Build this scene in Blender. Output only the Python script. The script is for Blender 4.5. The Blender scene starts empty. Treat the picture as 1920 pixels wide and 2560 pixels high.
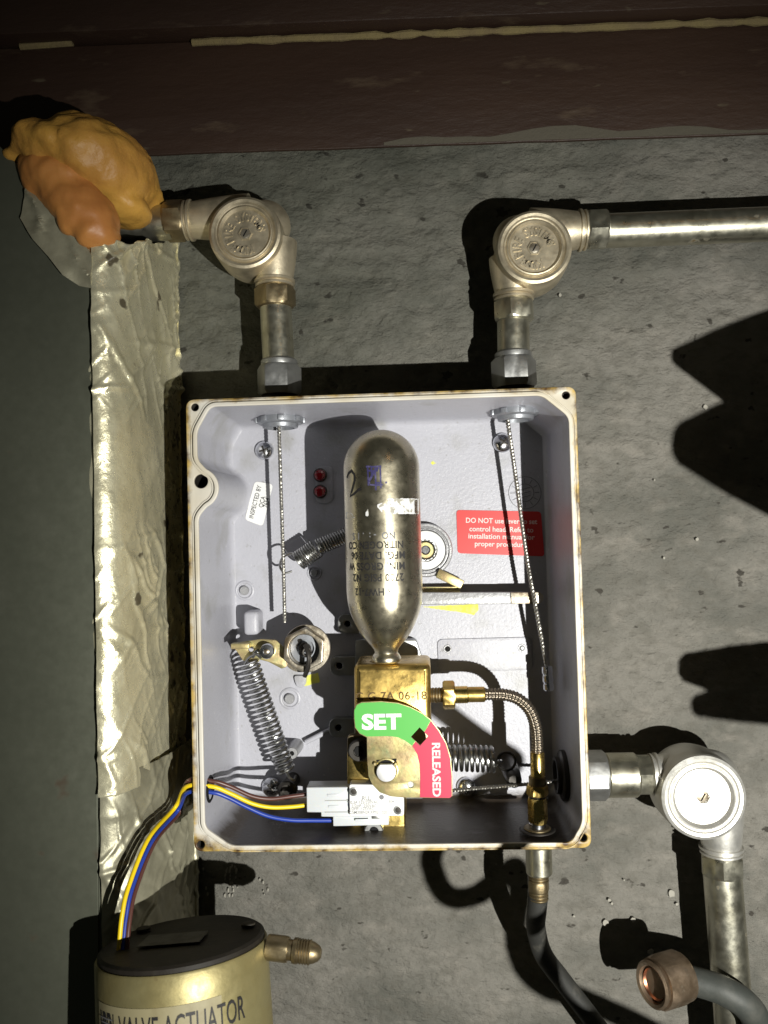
import bpy, bmesh, math, random
from mathutils import Vector, Matrix, noise
random.seed(7)
SC = bpy.context.scene
COL = SC.collection
RIM = 0.090
FLOOR = 0.012
# ------------------------------------------------------------------ camera
CAM = Vector((0.0, -(0.51356 + RIM), 0.0))
_rx = Vector((0.9986, 0.0459, -0.0262))       # right, in world (x, y=-height, z)
_fw = Vector((-0.045, 0.9984, 0.0336))        # forward
_fw.normalize()
_rx = (_rx - _fw * _rx.dot(_fw)).normalized()
_up = _rx.cross(_fw)
F = 2070.0
cam_d = bpy.data.cameras.new('camera')
cam = bpy.data.objects.new('camera', cam_d)
COL.objects.link(cam)
cam.matrix_world = Matrix(((_rx.x, _up.x, -_fw.x, CAM.x), (_rx.y, _up.y, -_fw.y, CAM.y), (_rx.z, _up.z, -_fw.z, CAM.z), (0, 0, 0, 1)))
cam_d.sensor_fit = 'VERTICAL'
cam_d.sensor_height = 36.0
cam_d.sensor_width = 27.0
cam_d.lens = F / 2560.0 * 36.0
cam_d.clip_start = 0.01
cam_d.clip_end = 20
cam_d.dof.use_dof = True
cam_d.dof.focus_distance = 0.545
cam_d.dof.aperture_fstop = 11.0
SC.camera = cam
# ------------------------------------------------------------------ light
LIGHT = Vector((0.285, -0.80, -0.205))        # hand torch held low, to the right of the photographer
ld = bpy.data.lights.new('torch', 'SPOT')
lo = bpy.data.objects.new('torch', ld)
COL.objects.link(lo)
lo.location = LIGHT
AIM = Vector((0.095, 0.0, -0.110))
lo.rotation_euler = (AIM - LIGHT).to_track_quat('-Z', 'Y').to_euler()
ld.energy = 46.0
ld.color = (1.0, 0.985, 0.905)
ld.spot_size = math.radians(76)
ld.spot_blend = 0.95
ld.shadow_soft_size = 0.0035
# a small warm lamp of the room, behind the photographer: its reflection sits on the cylinder's dome
wd = bpy.data.lights.new('room_lamp', 'POINT')
wo = bpy.data.objects.new('room_lamp', wd)
COL.objects.link(wo)
wo.location = (0.50, -1.15, 0.62)
wd.energy = 0.35
wd.color = (1.0, 0.55, 0.22)
wd.shadow_soft_size = 0.05
world = bpy.data.worlds.new('World')
SC.world = world
world.use_nodes = True
bg = world.node_tree.nodes['Background']
bg.inputs[0].default_value = (0.92, 1.0, 0.80, 1)
bg.inputs[1].default_value = 0.016
SC.view_settings.view_transform = 'Standard'
SC.view_settings.look = 'None'
SC.view_settings.exposure = 0.0
SC.view_settings.gamma = 1.0
SC.cycles.max_bounces = 8
SC.cycles.diffuse_bounces = 1
SC.cycles.use_denoising = True
SC.cycles.sample_clamp_indirect = 4.0
# ------------------------------------------------------------------ placing helpers
def W(x, z, h): return Vector((x, -h, z))
def ray(px, py): return _rx * ((px - 960) / F) - _up * ((py - 1280) / F) + _fw
def P(px, py, h):
    d = ray(px, py)
    return CAM + d * ((-h - CAM.y) / d.y)
def Qx(px, py, x):
    d = ray(px, py)
    return CAM + d * ((x - CAM.x) / d.x)
def S(px, py, h0, hc):                        # on the light path to a shadow, at height hc
    a = P(px, py, h0)
    return a + (LIGHT - a) * ((hc - h0) / (-LIGHT.y - h0))
def mmpx(h): return (0.51356 + RIM - h) / F   # metres per photo pixel
# ------------------------------------------------------------------ materials
MATS = {}
def mat(name, base, metallic=0.0, rough=0.5, var=None, bump=None, bump2=None, spots=None, rvar=0.0, spec=0.5, trans=0.0, alpha=1.0, sss=0.0, aniso=None, coat=0.0):
    m = bpy.data.materials.new(name)
    m.use_nodes = True
    nt = m.node_tree
    b = nt.nodes['Principled BSDF']
    b.inputs['Base Color'].default_value = (*base, 1)
    b.inputs['Metallic'].default_value = metallic
    b.inputs['Roughness'].default_value = rough
    b.inputs['Specular IOR Level'].default_value = spec
    b.inputs['Transmission Weight'].default_value = trans
    b.inputs['Coat Weight'].default_value = coat
    if sss:
        b.inputs['Subsurface Weight'].default_value = sss
        b.inputs['Subsurface Radius'].default_value = (0.004, 0.003, 0.002)
    geo = nt.nodes.new('ShaderNodeNewGeometry')
    vec = geo.outputs['Position']
    if aniso:
        mp = nt.nodes.new('ShaderNodeMapping')
        mp.inputs['Scale'].default_value = aniso
        nt.links.new(vec, mp.inputs['Vector'])
        vec = mp.outputs['Vector']
    def nz(scale, detail=6, rough_=0.6, v=None):
        n = nt.nodes.new('ShaderNodeTexNoise')
        n.inputs['Scale'].default_value = scale
        n.inputs['Detail'].default_value = detail
        n.inputs['Roughness'].default_value = rough_
        nt.links.new(v or vec, n.inputs['Vector'])
        return n.outputs['Fac']
    def ramp(fac, lo_, hi_):
        r = nt.nodes.new('ShaderNodeMapRange')
        r.inputs['From Min'].default_value = lo_
        r.inputs['From Max'].default_value = hi_
        nt.links.new(fac, r.inputs['Value'])
        return r.outputs['Result']
    col = None
    def mix(fac, a, c2):
        x = nt.nodes.new('ShaderNodeMix')
        x.data_type = 'RGBA'
        nt.links.new(fac, x.inputs['Factor'])
        if a is None: x.inputs['A'].default_value = (*base, 1)
        else: nt.links.new(a, x.inputs['A'])
        x.inputs['B'].default_value = (*c2, 1)
        return x.outputs['Result']
    rfac = None
    for v_ in (var or []):
        c2, sc_, l, h = v_
        rfac = ramp(nz(sc_), l, h)
        col = mix(rfac, col, c2)
    for v_ in (spots or []):
        c2, sc_, l, h = v_
        f2 = ramp(nz(sc_, 3, 0.5), l, h)
        col = mix(f2, col, c2)
        if metallic > 0:
            mm = nt.nodes.new('ShaderNodeMapRange')
            mm.inputs['To Min'].default_value = metallic
            mm.inputs['To Max'].default_value = 0.1
            nt.links.new(f2, mm.inputs['Value'])
            nt.links.new(mm.outputs['Result'], b.inputs['Metallic'])
    if col is not None: nt.links.new(col, b.inputs['Base Color'])
    if rvar:
        mr = nt.nodes.new('ShaderNodeMapRange')
        mr.inputs['From Min'].default_value = 0.3
        mr.inputs['From Max'].default_value = 0.7
        mr.inputs['To Min'].default_value = max(0.03, rough - rvar)
        mr.inputs['To Max'].default_value = min(1, rough + rvar)
        nt.links.new(nz(160), mr.inputs['Value'])
        nt.links.new(mr.outputs['Result'], b.inputs['Roughness'])
    prev = None
    for bb in (bump, bump2):
        if bb:
            sc_, dist, st = bb
            bn = nt.nodes.new('ShaderNodeBump')
            bn.inputs['Strength'].default_value = st
            bn.inputs['Distance'].default_value = dist
            nt.links.new(nz(sc_, 8, 0.65), bn.inputs['Height'])
            if prev: nt.links.new(prev, bn.inputs['Normal'])
            prev = bn.outputs['Normal']
    if prev: nt.links.new(prev, b.inputs['Normal'])
    MATS[name] = m
    m['_mix'] = 0
    return m
def nodes_of(m): return m.node_tree, m.node_tree.nodes['Principled BSDF']
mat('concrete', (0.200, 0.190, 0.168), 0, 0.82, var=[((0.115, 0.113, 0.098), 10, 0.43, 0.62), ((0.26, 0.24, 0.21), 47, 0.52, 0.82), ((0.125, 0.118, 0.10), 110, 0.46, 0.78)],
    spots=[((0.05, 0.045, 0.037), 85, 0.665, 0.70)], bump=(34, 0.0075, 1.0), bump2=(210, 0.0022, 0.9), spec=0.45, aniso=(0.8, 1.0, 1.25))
mat('brown_paint', (0.044, 0.024, 0.016), 0, 0.50, var=[((0.030, 0.016, 0.011), 9, 0.38, 0.66), ((0.09, 0.062, 0.04), 36, 0.60, 0.74)], spots=[((0.09, 0.07, 0.045), 75, 0.70, 0.76)], bump=(70, 0.0014, 0.7), spec=0.45, aniso=(0.4, 1, 1.3))
mat('seam_fibre', (0.24, 0.19, 0.085), 0, 0.9, var=[((0.2, 0.15, 0.08), 60, 0.4, 0.7)], bump=(300, 0.0012, 1.0))
mat('galvanised', (0.135, 0.142, 0.108), 0.55, 0.44, var=[((0.108, 0.114, 0.086), 7, 0.35, 0.7), ((0.155, 0.16, 0.125), 26, 0.55, 0.8)], spots=[((0.07, 0.055, 0.038), 45, 0.70, 0.78)], rvar=0.05, bump=(14, 0.0008, 0.25))
mat('foil', (0.93, 0.88, 0.64), 0.66, 0.31, var=[((0.76, 0.71, 0.49), 24, 0.42, 0.68)], spots=[((0.10, 0.085, 0.055), 48, 0.655, 0.70)], rvar=0.10, bump=(210, 0.0007, 0.5), bump2=(48, 0.0022, 0.45))
mat('dull_foil', (0.44, 0.42, 0.31), 0.5, 0.42, var=[((0.28, 0.265, 0.19), 30, 0.4, 0.65)], bump=(70, 0.0012, 0.5), rvar=0.1)
mat('foam', (0.64, 0.35, 0.07), 0, 0.40, var=[((0.52, 0.26, 0.06), 22, 0.42, 0.62)], bump=(60, 0.0022, 0.5), bump2=(320, 0.0006, 0.6), sss=0.1, spec=0.45)
mat('foam_cut', (0.55, 0.24, 0.065), 0, 0.45, var=[((0.46, 0.18, 0.05), 30, 0.4, 0.65)], bump=(70, 0.0012, 0.35), sss=0.15)
mat('pipe_steel', (0.50, 0.485, 0.40), 0.95, 0.36, var=[((0.36, 0.34, 0.26), 60, 0.42, 0.7)], spots=[((0.12, 0.09, 0.05), 95, 0.68, 0.75)], rvar=0.10, bump=(300, 0.0002, 0.3))
mat('cast_nickel', (0.66, 0.58, 0.43), 0.80, 0.47, var=[((0.32, 0.28, 0.2), 50, 0.42, 0.7)], rvar=0.08, bump=(420, 0.0003, 0.45))
mat('cast_silver', (0.62, 0.61, 0.58), 0.8, 0.46, var=[((0.6, 0.58, 0.52), 60, 0.5, 0.75)], rvar=0.08, bump=(420, 0.0003, 0.4))
mat('zinc_die', (0.38, 0.385, 0.385), 0.85, 0.42, var=[((0.27, 0.27, 0.26), 50, 0.42, 0.7)], rvar=0.1, bump=(350, 0.0003, 0.4))
mat('lock_grey', (0.33, 0.345, 0.38), 0.6, 0.42, var=[((0.24, 0.25, 0.27), 80, 0.45, 0.7)], bump=(300, 0.0003, 0.4))
mat('nickel', (0.68, 0.62, 0.47), 0.98, 0.30, var=[((0.54, 0.49, 0.36), 45, 0.42, 0.7)], rvar=0.07, bump=(520, 0.0001, 0.25))
mat('brass', (0.62, 0.44, 0.14), 0.95, 0.34, var=[((0.48, 0.33, 0.10), 70, 0.42, 0.7)], spots=[((0.10, 0.06, 0.02), 120, 0.69, 0.76)], rvar=0.10, bump=(260, 0.0003, 0.4))
mat('brass_bright', (0.78, 0.58, 0.20), 1.0, 0.27, var=[((0.62, 0.45, 0.14), 90, 0.45, 0.7)], rvar=0.08, bump=(300, 0.0002, 0.3))
mat('brass_old', (0.30, 0.245, 0.15), 0.9, 0.42, var=[((0.2, 0.15, 0.08), 70, 0.42, 0.7)], rvar=0.1, bump=(300, 0.0004, 0.4))
mat('stamp_dark', (0.09, 0.055, 0.02), 0.6, 0.5)
mat('cast_gold', (0.36, 0.315, 0.155), 0.6, 0.44, var=[((0.34, 0.28, 0.12), 30, 0.42, 0.7)], spots=[((0.10, 0.07, 0.03), 80, 0.68, 0.75)], rvar=0.08, bump=(140, 0.0006, 0.35))
mat('turned_steel', (0.74, 0.74, 0.75), 0.75, 0.48, rvar=0.06)
mat('yellow_zinc', (0.54, 0.47, 0.22), 0.8, 0.42, var=[((0.48, 0.36, 0.20), 110, 0.42, 0.64), ((0.34, 0.38, 0.20), 170, 0.52, 0.74)], rvar=0.1, bump=(420, 0.0002, 0.5))
mat('zinc_bright', (0.70, 0.71, 0.74), 1.0, 0.22, var=[((0.52, 0.53, 0.56), 100, 0.45, 0.7)], rvar=0.06)
mat('spring_steel', (0.44, 0.44, 0.43), 1.0, 0.30, rvar=0.05)
mat('cable_steel', (0.40, 0.385, 0.35), 1.0, 0.40)
mat('dark_steel', (0.055, 0.05, 0.045), 0.6, 0.45, rvar=0.1)
mat('black_matte', (0.008, 0.008, 0.008), 0, 0.7, spec=0.2)
mat('lid_black', (0.016, 0.013, 0.010), 0, 0.62, var=[((0.035, 0.030, 0.022), 40, 0.46, 0.68)], bump=(160, 0.0006, 0.6), spec=0.3)
mat('smear', (0.05, 0.048, 0.045), 0.2, 0.55, var=[((0.016, 0.013, 0.010), 90, 0.44, 0.58)])
mat('grimy_steel', (0.44, 0.40, 0.33), 0.8, 0.36, var=[((0.22, 0.17, 0.11), 90, 0.45, 0.66)], rvar=0.12, bump=(300, 0.0004, 0.5))
mat('box_paint', (0.450, 0.452, 0.510), 0, 0.38, var=[((0.395, 0.395, 0.440), 14, 0.42, 0.75), ((0.30, 0.295, 0.30), 260, 0.62, 0.74)], spots=[((0.60, 0.60, 0.62), 330, 0.69, 0.73)], bump=(420, 0.0007, 0.5), spec=0.5)
mat('rim_paint', (0.80, 0.78, 0.72), 0, 0.42, bump=(300, 0.0004, 0.3))
mat('cast_grey', (0.33, 0.33, 0.345), 0.25, 0.36, bump=(330, 0.0006, 0.6))
mat('red_print', (0.62, 0.035, 0.035), 0, 0.42)
mat('white_print', (0.82, 0.80, 0.78), 0, 0.5)
mat('pink_print', (0.84, 0.62, 0.60), 0, 0.5)
mat('white_label', (0.82, 0.82, 0.82), 0, 0.45)
mat('ink', (0.015, 0.014, 0.015), 0, 0.6)
mat('ink_blue', (0.035, 0.03, 0.11), 0, 0.5, var=[((0.12, 0.11, 0.22), 220, 0.5, 0.7)])
mat('ink_grey', (0.18, 0.18, 0.19), 0, 0.6)
mat('green_print', (0.085, 0.42, 0.07), 0, 0.40)
mat('crimson_print', (0.52, 0.025, 0.075), 0, 0.40)
mat('led_red', (0.28, 0.006, 0.014), 0, 0.18, coat=0.6)
mat('switch_white', (0.84, 0.84, 0.84), 0, 0.38)
mat('nylon', (0.70, 0.73, 0.76), 0, 0.35, trans=0.15, sss=0.3)
mat('wire_brown', (0.095, 0.035, 0.028), 0, 0.38)
mat('wire_yellow', (0.86, 0.62, 0.01), 0, 0.38)
mat('wire_blue', (0.018, 0.05, 0.34), 0, 0.36)
mat('rubber', (0.024, 0.024, 0.022), 0, 0.62, var=[((0.07, 0.066, 0.056), 90, 0.52, 0.72)], bump=(700, 0.0003, 0.6))
mat('rubber_grey', (0.040, 0.044, 0.040), 0, 0.6, var=[((0.07, 0.07, 0.062), 60, 0.48, 0.7)], bump=(250, 0.0004, 0.4))
mat('braid', (0.36, 0.31, 0.25), 1.0, 0.36)
mat('chalk_yellow', (0.74, 0.74, 0.10), 0, 0.8, var=[((0.60, 0.60, 0.30), 160, 0.45, 0.7)])
mat('copper', (0.50, 0.22, 0.13), 1.0, 0.40, var=[((0.16, 0.08, 0.05), 120, 0.48, 0.66)], rvar=0.08)
mat('bronze_nut', (0.30, 0.225, 0.16), 0.8, 0.46, var=[((0.16, 0.115, 0.075), 60, 0.42, 0.66), ((0.34, 0.30, 0.24), 110, 0.58, 0.74)], rvar=0.1, bump=(160, 0.0006, 0.4))
mat('old_label', (0.30, 0.265, 0.155), 0, 0.55, var=[((0.20, 0.165, 0.085), 60, 0.45, 0.7)])
mat('torn_label', (0.72, 0.72, 0.74), 0, 0.5, spots=[((0.36, 0.34, 0.28), 260, 0.54, 0.60)])
mat('white_paint', (0.31, 0.295, 0.255), 0, 0.7)
mat('stain_grey', (0.36, 0.36, 0.35), 0, 0.7)
mat('plaster_grey', (0.09, 0.08, 0.06), 0, 0.9, bump=(300, 0.001, 0.7))
# rust along the outer edge of the box rim, and grime on the ledge at the bottom of the box
def add_rust():
    nt, b = nodes_of(MATS['rim_paint'])
    N = nt.nodes.new; L = nt.links.new
    geo = N('ShaderNodeNewGeometry'); sep = N('ShaderNodeSeparateXYZ'); L(geo.outputs['Position'], sep.inputs[0])
    def mth(op, a, c=None, clamp=False):
        n = N('ShaderNodeMath'); n.operation = op; n.use_clamp = clamp
        for i, v in enumerate((a, c)):
            if v is None: continue
            if isinstance(v, (int, float)): n.inputs[i].default_value = v
            else: L(v, n.inputs[i])
        return n.outputs[0]
    dx = mth('SUBTRACT', mth('ABSOLUTE', mth('SUBTRACT', sep.outputs[0], (0.0979 - 0.1472) / 2)), 0.12255)
    dz = mth('SUBTRACT', mth('ABSOLUTE', mth('SUBTRACT', sep.outputs[2], (0.0921 - 0.1909) / 2)), 0.1415)
    d = mth('MAXIMUM', dx, dz)                       # 0 at the outer edge, negative inwards
    corner = mth('ADD', dx, dz)
    n1 = N('ShaderNodeTexNoise'); n1.inputs['Scale'].default_value = 55; n1.inputs['Detail'].default_value = 8; n1.inputs['Roughness'].default_value = 0.7
    L(geo.outputs['Position'], n1.inputs['Vector'])
    e = mth('ADD', mth('MULTIPLY', d, 230), mth('MULTIPLY', mth('SUBTRACT', n1.outputs['Fac'], 0.5), 3.4))
    lowz = N('ShaderNodeMapRange'); lowz.inputs['From Min'].default_value = -0.165; lowz.inputs['From Max'].default_value = -0.185; lowz.inputs['To Max'].default_value = 1.7; L(sep.outputs[2], lowz.inputs['Value'])
    e2 = mth('ADD', mth('ADD', mth('MULTIPLY', corner, 78), lowz.outputs[0]), mth('MULTIPLY', mth('SUBTRACT', n1.outputs['Fac'], 0.5), 4.6))
    m1 = N('ShaderNodeMapRange'); m1.inputs['From Min'].default_value = -0.75; m1.inputs['From Max'].default_value = 0.1; L(e, m1.inputs['Value'])
    m2 = N('ShaderNodeMapRange'); m2.inputs['From Min'].default_value = -0.45; m2.inputs['From Max'].default_value = 0.5; L(e2, m2.inputs['Value'])
    mx = mth('MAXIMUM', m1.outputs[0], m2.outputs[0])
    n2 = N('ShaderNodeTexNoise'); n2.inputs['Scale'].default_value = 140; n2.inputs['Detail'].default_value = 6
    L(geo.outputs['Position'], n2.inputs['Vector'])
    rr = N('ShaderNodeValToRGB'); L(n2.outputs['Fac'], rr.inputs[0])
    rr.color_ramp.elements[0].position = 0.36; rr.color_ramp.elements[0].color = (0.07, 0.035, 0.012, 1)
    rr.color_ramp.elements[1].position = 0.62; rr.color_ramp.elements[1].color = (0.52, 0.36, 0.10, 1)
    mixn = N('ShaderNodeMix'); mixn.data_type = 'RGBA'; L(mx, mixn.inputs['Factor'])
    n3 = N('ShaderNodeTexNoise'); n3.inputs['Scale'].default_value = 30; L(geo.outputs['Position'], n3.inputs['Vector'])
    pr = N('ShaderNodeValToRGB'); L(n3.outputs['Fac'], pr.inputs[0])
    pr.color_ramp.elements[0].position = 0.40; pr.color_ramp.elements[0].color = (0.66, 0.63, 0.57, 1)
    pr.color_ramp.elements[1].position = 0.70; pr.color_ramp.elements[1].color = (0.54, 0.48, 0.36, 1)
    L(pr.outputs[0], mixn.inputs['A']); L(rr.outputs[0], mixn.inputs['B'])
    L(mixn.outputs['Result'], b.inputs['Base Color'])
    # grime inside the box
    nt, b = nodes_of(MATS['box_paint'])
    N = nt.nodes.new; L = nt.links.new
    old = b.inputs['Base Color'].links[0].from_socket
    geo = N('ShaderNodeNewGeometry'); sep = N('ShaderNodeSeparateXYZ'); L(geo.outputs['Position'], sep.inputs[0])
    n1 = N('ShaderNodeTexNoise'); n1.inputs['Scale'].default_value = 60; n1.inputs['Detail'].default_value = 8; n1.inputs['Roughness'].default_value = 0.7
    mp = N('ShaderNodeMapping'); mp.inputs['Scale'].default_value = (0.35, 1.0, 1.0); L(geo.outputs['Position'], mp.inputs['Vector']); L(mp.outputs[0], n1.inputs['Vector'])
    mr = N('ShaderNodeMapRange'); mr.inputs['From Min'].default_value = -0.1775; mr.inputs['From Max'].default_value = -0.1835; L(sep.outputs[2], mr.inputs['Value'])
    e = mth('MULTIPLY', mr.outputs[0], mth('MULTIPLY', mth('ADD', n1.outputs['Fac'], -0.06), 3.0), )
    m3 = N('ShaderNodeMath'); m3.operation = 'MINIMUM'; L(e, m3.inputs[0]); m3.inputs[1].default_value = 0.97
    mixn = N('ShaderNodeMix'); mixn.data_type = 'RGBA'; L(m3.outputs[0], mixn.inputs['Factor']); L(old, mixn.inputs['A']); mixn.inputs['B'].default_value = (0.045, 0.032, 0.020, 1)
    # faint smudges on the back panel
    n4 = N('ShaderNodeTexNoise'); n4.inputs['Scale'].default_value = 34; n4.inputs['Detail'].default_value = 7; L(geo.outputs['Position'], n4.inputs['Vector'])
    m4 = N('ShaderNodeMapRange'); m4.inputs['From Min'].default_value = 0.55; m4.inputs['From Max'].default_value = 0.78; m4.inputs['To Max'].default_value = 0.8; L(n4.outputs['Fac'], m4.inputs['Value'])
    mx2 = N('ShaderNodeMix'); mx2.data_type = 'RGBA'; L(m4.outputs[0], mx2.inputs['Factor']); L(mixn.outputs['Result'], mx2.inputs['A']); mx2.inputs['B'].default_value = (0.27, 0.265, 0.24, 1)
    L(mx2.outputs['Result'], b.inputs['Base Color'])
add_rust()
def wall_tint():  # concrete turns darker and greener towards the upper left, with a noisy edge
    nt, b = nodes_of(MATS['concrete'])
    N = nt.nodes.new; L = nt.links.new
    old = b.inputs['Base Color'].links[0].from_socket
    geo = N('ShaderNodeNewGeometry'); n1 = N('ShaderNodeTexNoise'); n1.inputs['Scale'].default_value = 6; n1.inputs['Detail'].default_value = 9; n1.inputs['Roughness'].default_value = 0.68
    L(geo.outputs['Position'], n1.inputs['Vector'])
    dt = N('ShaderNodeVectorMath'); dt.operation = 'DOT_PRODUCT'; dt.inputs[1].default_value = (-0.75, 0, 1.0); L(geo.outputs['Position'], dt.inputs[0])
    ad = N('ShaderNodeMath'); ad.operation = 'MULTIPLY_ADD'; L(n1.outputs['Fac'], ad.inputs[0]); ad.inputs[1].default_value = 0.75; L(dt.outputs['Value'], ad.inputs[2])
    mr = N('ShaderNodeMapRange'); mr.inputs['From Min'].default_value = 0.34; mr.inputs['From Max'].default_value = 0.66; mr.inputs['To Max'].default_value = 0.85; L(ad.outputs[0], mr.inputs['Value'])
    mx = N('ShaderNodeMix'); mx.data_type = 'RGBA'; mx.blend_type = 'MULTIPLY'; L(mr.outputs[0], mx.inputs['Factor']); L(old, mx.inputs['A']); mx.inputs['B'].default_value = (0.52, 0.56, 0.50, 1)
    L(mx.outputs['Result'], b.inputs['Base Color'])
wall_tint()
# ------------------------------------------------------------------ geometry helpers
NX, NY, NN = Vector((1, 0, 0)), Vector((0, 0, 1)), Vector((0, -1, 0))
def curve_mesh(splines, depth, bevel=0.0, bres=2):
    cu = bpy.data.curves.new('t', 'CURVE'); cu.dimensions = '2D'; cu.fill_mode = 'BOTH'
    for pts in splines:
        s = cu.splines.new('POLY'); s.points.add(len(pts) - 1)
        for i, p in enumerate(pts): s.points[i].co = (p[0], p[1], 0, 1)
        s.use_cyclic_u = True
    cu.extrude = max(1e-6, depth / 2 - bevel); cu.bevel_depth = bevel; cu.bevel_resolution = bres; cu.offset = -bevel
    o = bpy.data.objects.new('t', cu); me = bpy.data.meshes.new_from_object(o)
    v = [tuple(x.co) for x in me.vertices]; f = [tuple(p.vertices) for p in me.polygons]
    bpy.data.objects.remove(o); bpy.data.curves.remove(cu); bpy.data.meshes.remove(me)
    return v, f
def text_mesh(body, size, depth=0.0, weight=0.0, align='CENTER', spacing=1.0, xs=1.0, line=1.0):
    cu = bpy.data.curves.new('t', 'FONT'); cu.body = body; cu.size = size; cu.extrude = depth / 2; cu.offset = weight
    cu.align_x = align; cu.align_y = 'CENTER'; cu.space_character = spacing; cu.space_line = line; cu.resolution_u = 3
    o = bpy.data.objects.new('t', cu); me = bpy.data.meshes.new_from_object(o)
    v = [(x.co.x * xs, x.co.y, x.co.z) for x in me.vertices]; f = [tuple(p.vertices) for p in me.polygons]
    bpy.data.objects.remove(o); bpy.data.curves.remove(cu); bpy.data.meshes.remove(me)
    return v, f
def frame(axis):
    a = axis.normalized(); t = Vector((0, 0, 1)) if abs(a.z) < 0.9 else Vector((1, 0, 0))
    u = t.cross(a).normalized(); return u, a.cross(u), a
def smooth_path(pts, n=8):
    pts = [Vector(p) for p in pts]; out = []
    q = [pts[0] * 2 - pts[1]] + pts + [pts[-1] * 2 - pts[-2]]
    for i in range(1, len(q) - 2):
        a, b, c, d = q[i - 1], q[i], q[i + 1], q[i + 2]
        for k in range(n):
            t = k / n
            out.append(0.5 * ((2 * b) + (c - a) * t + (2 * a - 5 * b + 4 * c - d) * t * t + (3 * b - a - 3 * c + d) * t ** 3))
    out.append(pts[-1]); return out
class G:
    def __init__(s): s.v = []; s.f = []
    def raw(s, v, f, O=Vector((0, 0, 0)), X=NX, Y=NY, N=NN, fn=None):
        b = len(s.v)
        for p in v:
            w = O + X * p[0] + Y * p[1] + N * p[2]
            s.v.append(fn(w) if fn else w)
        s.f += [tuple(i + b for i in q) for q in f]; return s
    def tube(s, pts, r, seg=14, cap=True, closed=False, mod=None):
        pts = [Vector(p) for p in pts]; n = len(pts); b = len(s.v)
        rf = r if callable(r) else (lambda t: r)
        t0 = (pts[1] - pts[0]).normalized(); u, w, _ = frame(t0); L = 0
        for i, p in enumerate(pts):
            if i: L += (p - pts[i - 1]).length
            if closed: t = (pts[(i + 1) % n] - pts[i - 1]).normalized()
            else: t = (pts[min(i + 1, n - 1)] - pts[max(i - 1, 0)]).normalized()
            u = (u - t * u.dot(t)).normalized(); w = t.cross(u)
            rr = rf(i / (n - 1))
            for k in range(seg):
                a = 2 * math.pi * k / seg
                q = rr + (mod(a, L) if mod else 0)
                s.v.append(p + u * (math.cos(a) * q) + w * (math.sin(a) * q))
        m = n if closed else n - 1
        for i in range(m):
            for k in range(seg):
                A = b + i * seg; B = b + ((i + 1) % n) * seg
                s.f.append((A + k, A + (k + 1) % seg, B + (k + 1) % seg, B + k))
        if cap and not closed:
            s.f.append(tuple(b + k for k in range(seg))[::-1]); s.f.append(tuple(b + (n - 1) * seg + k for k in range(seg)))
        return s
    def lathe(s, O, axis, prof, seg=32, rot=0.0, cap0=True, cap1=True):
        u, w, a = frame(axis); b = len(s.v)
        for r, t in prof:
            for k in range(seg):
                g = rot + 2 * math.pi * k / seg
                s.v.append(O + a * t + (u * math.cos(g) + w * math.sin(g)) * r)
        for i in range(len(prof) - 1):
            for k in range(seg):
                A = b + i * seg; B = A + seg
                s.f.append((A + k, A + (k + 1) % seg, B + (k + 1) % seg, B + k))
        if cap0: s.f.append(tuple(b + k for k in range(seg))[::-1])
        if cap1: s.f.append(tuple(b + (len(prof) - 1) * seg + k for k in range(seg)))
        return s
    def hexn(s, O, axis, r, L, ch=0.12, rot=0.0):      # chamfered hexagon nut
        seg = 24; u, w, a = frame(axis); b = len(s.v)
        def hr(g, q): return min(q, r * math.cos(math.pi / 6) / math.cos(((g - rot) % (math.pi / 3)) - math.pi / 6))
        prof = [(r * 0.875, 0), (r, ch * L), (r, (1 - ch) * L), (r * 0.875, L)]
        for q, t in prof:
            for k in range(seg):
                g = 2 * math.pi * k / seg
                rr = hr(g, q if q < r else 9)
                s.v.append(O + a * t + (u * math.cos(g) + w * math.sin(g)) * rr)
        for i in range(3):
            for k in range(seg):
                A = b + i * seg; B = A + seg
                s.f.append((A + k, A + (k + 1) % seg, B + (k + 1) % seg, B + k))
        s.f.append(tuple(b + k for k in range(seg))[::-1]); s.f.append(tuple(b + 3 * seg + k for k in range(seg))); return s
    def thread(s, O, axis, r, L, n):
        prof = []
        for i in range(n): prof += [(r * 0.9, L * i / n), (r, L * (i + 0.35) / n), (r, L * (i + 0.6) / n)]
        prof.append((r * 0.9, L)); return s.lathe(O, axis, prof, 28)
    def plate(s, splines, h0, h1, bevel=0.0):          # polygon in wall x,z ; extruded h0..h1
        v, f = curve_mesh(splines, h1 - h0, bevel)
        return s.raw(v, f, Vector((0, -(h0 + h1) / 2, 0)))
    def box(s, c, size, bevel=0.0, X=NX, Y=NY, N=NN, seg=2):
        bm = bmesh.new(); bmesh.ops.create_cube(bm, size=1.0)
        for v in bm.verts: v.co = Vector((v.co.x * size[0], v.co.y * size[1], v.co.z * size[2]))
        if bevel: bmesh.ops.bevel(bm, geom=list(bm.edges), offset=bevel, segments=seg, affect='EDGES', profile=0.5)
        bm.verts.index_update()
        s.raw([tuple(v.co) for v in bm.verts], [tuple(v.index for v in f.verts) for f in bm.faces], c, X, Y, N); bm.free(); return s
    def ball(s, c, rad, seg=16, ring=10, axes=None, fn=None):
        X, Y, N = axes or (NX, NY, NN); v = []; f = []
        for i in range(ring + 1):
            t = math.pi * i / ring
            for k in range(seg):
                g = 2 * math.pi * k / seg; v.append((rad[0] * math.sin(t) * math.cos(g), rad[1] * math.sin(t) * math.sin(g), rad[2] * math.cos(t)))
        for i in range(ring):
            for k in range(seg): f.append((i * seg + k, (i + 1) * seg + k, (i + 1) * seg + (k + 1) % seg, i * seg + (k + 1) % seg))
        return s.raw(v, f, c, X, Y, N, fn)
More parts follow.
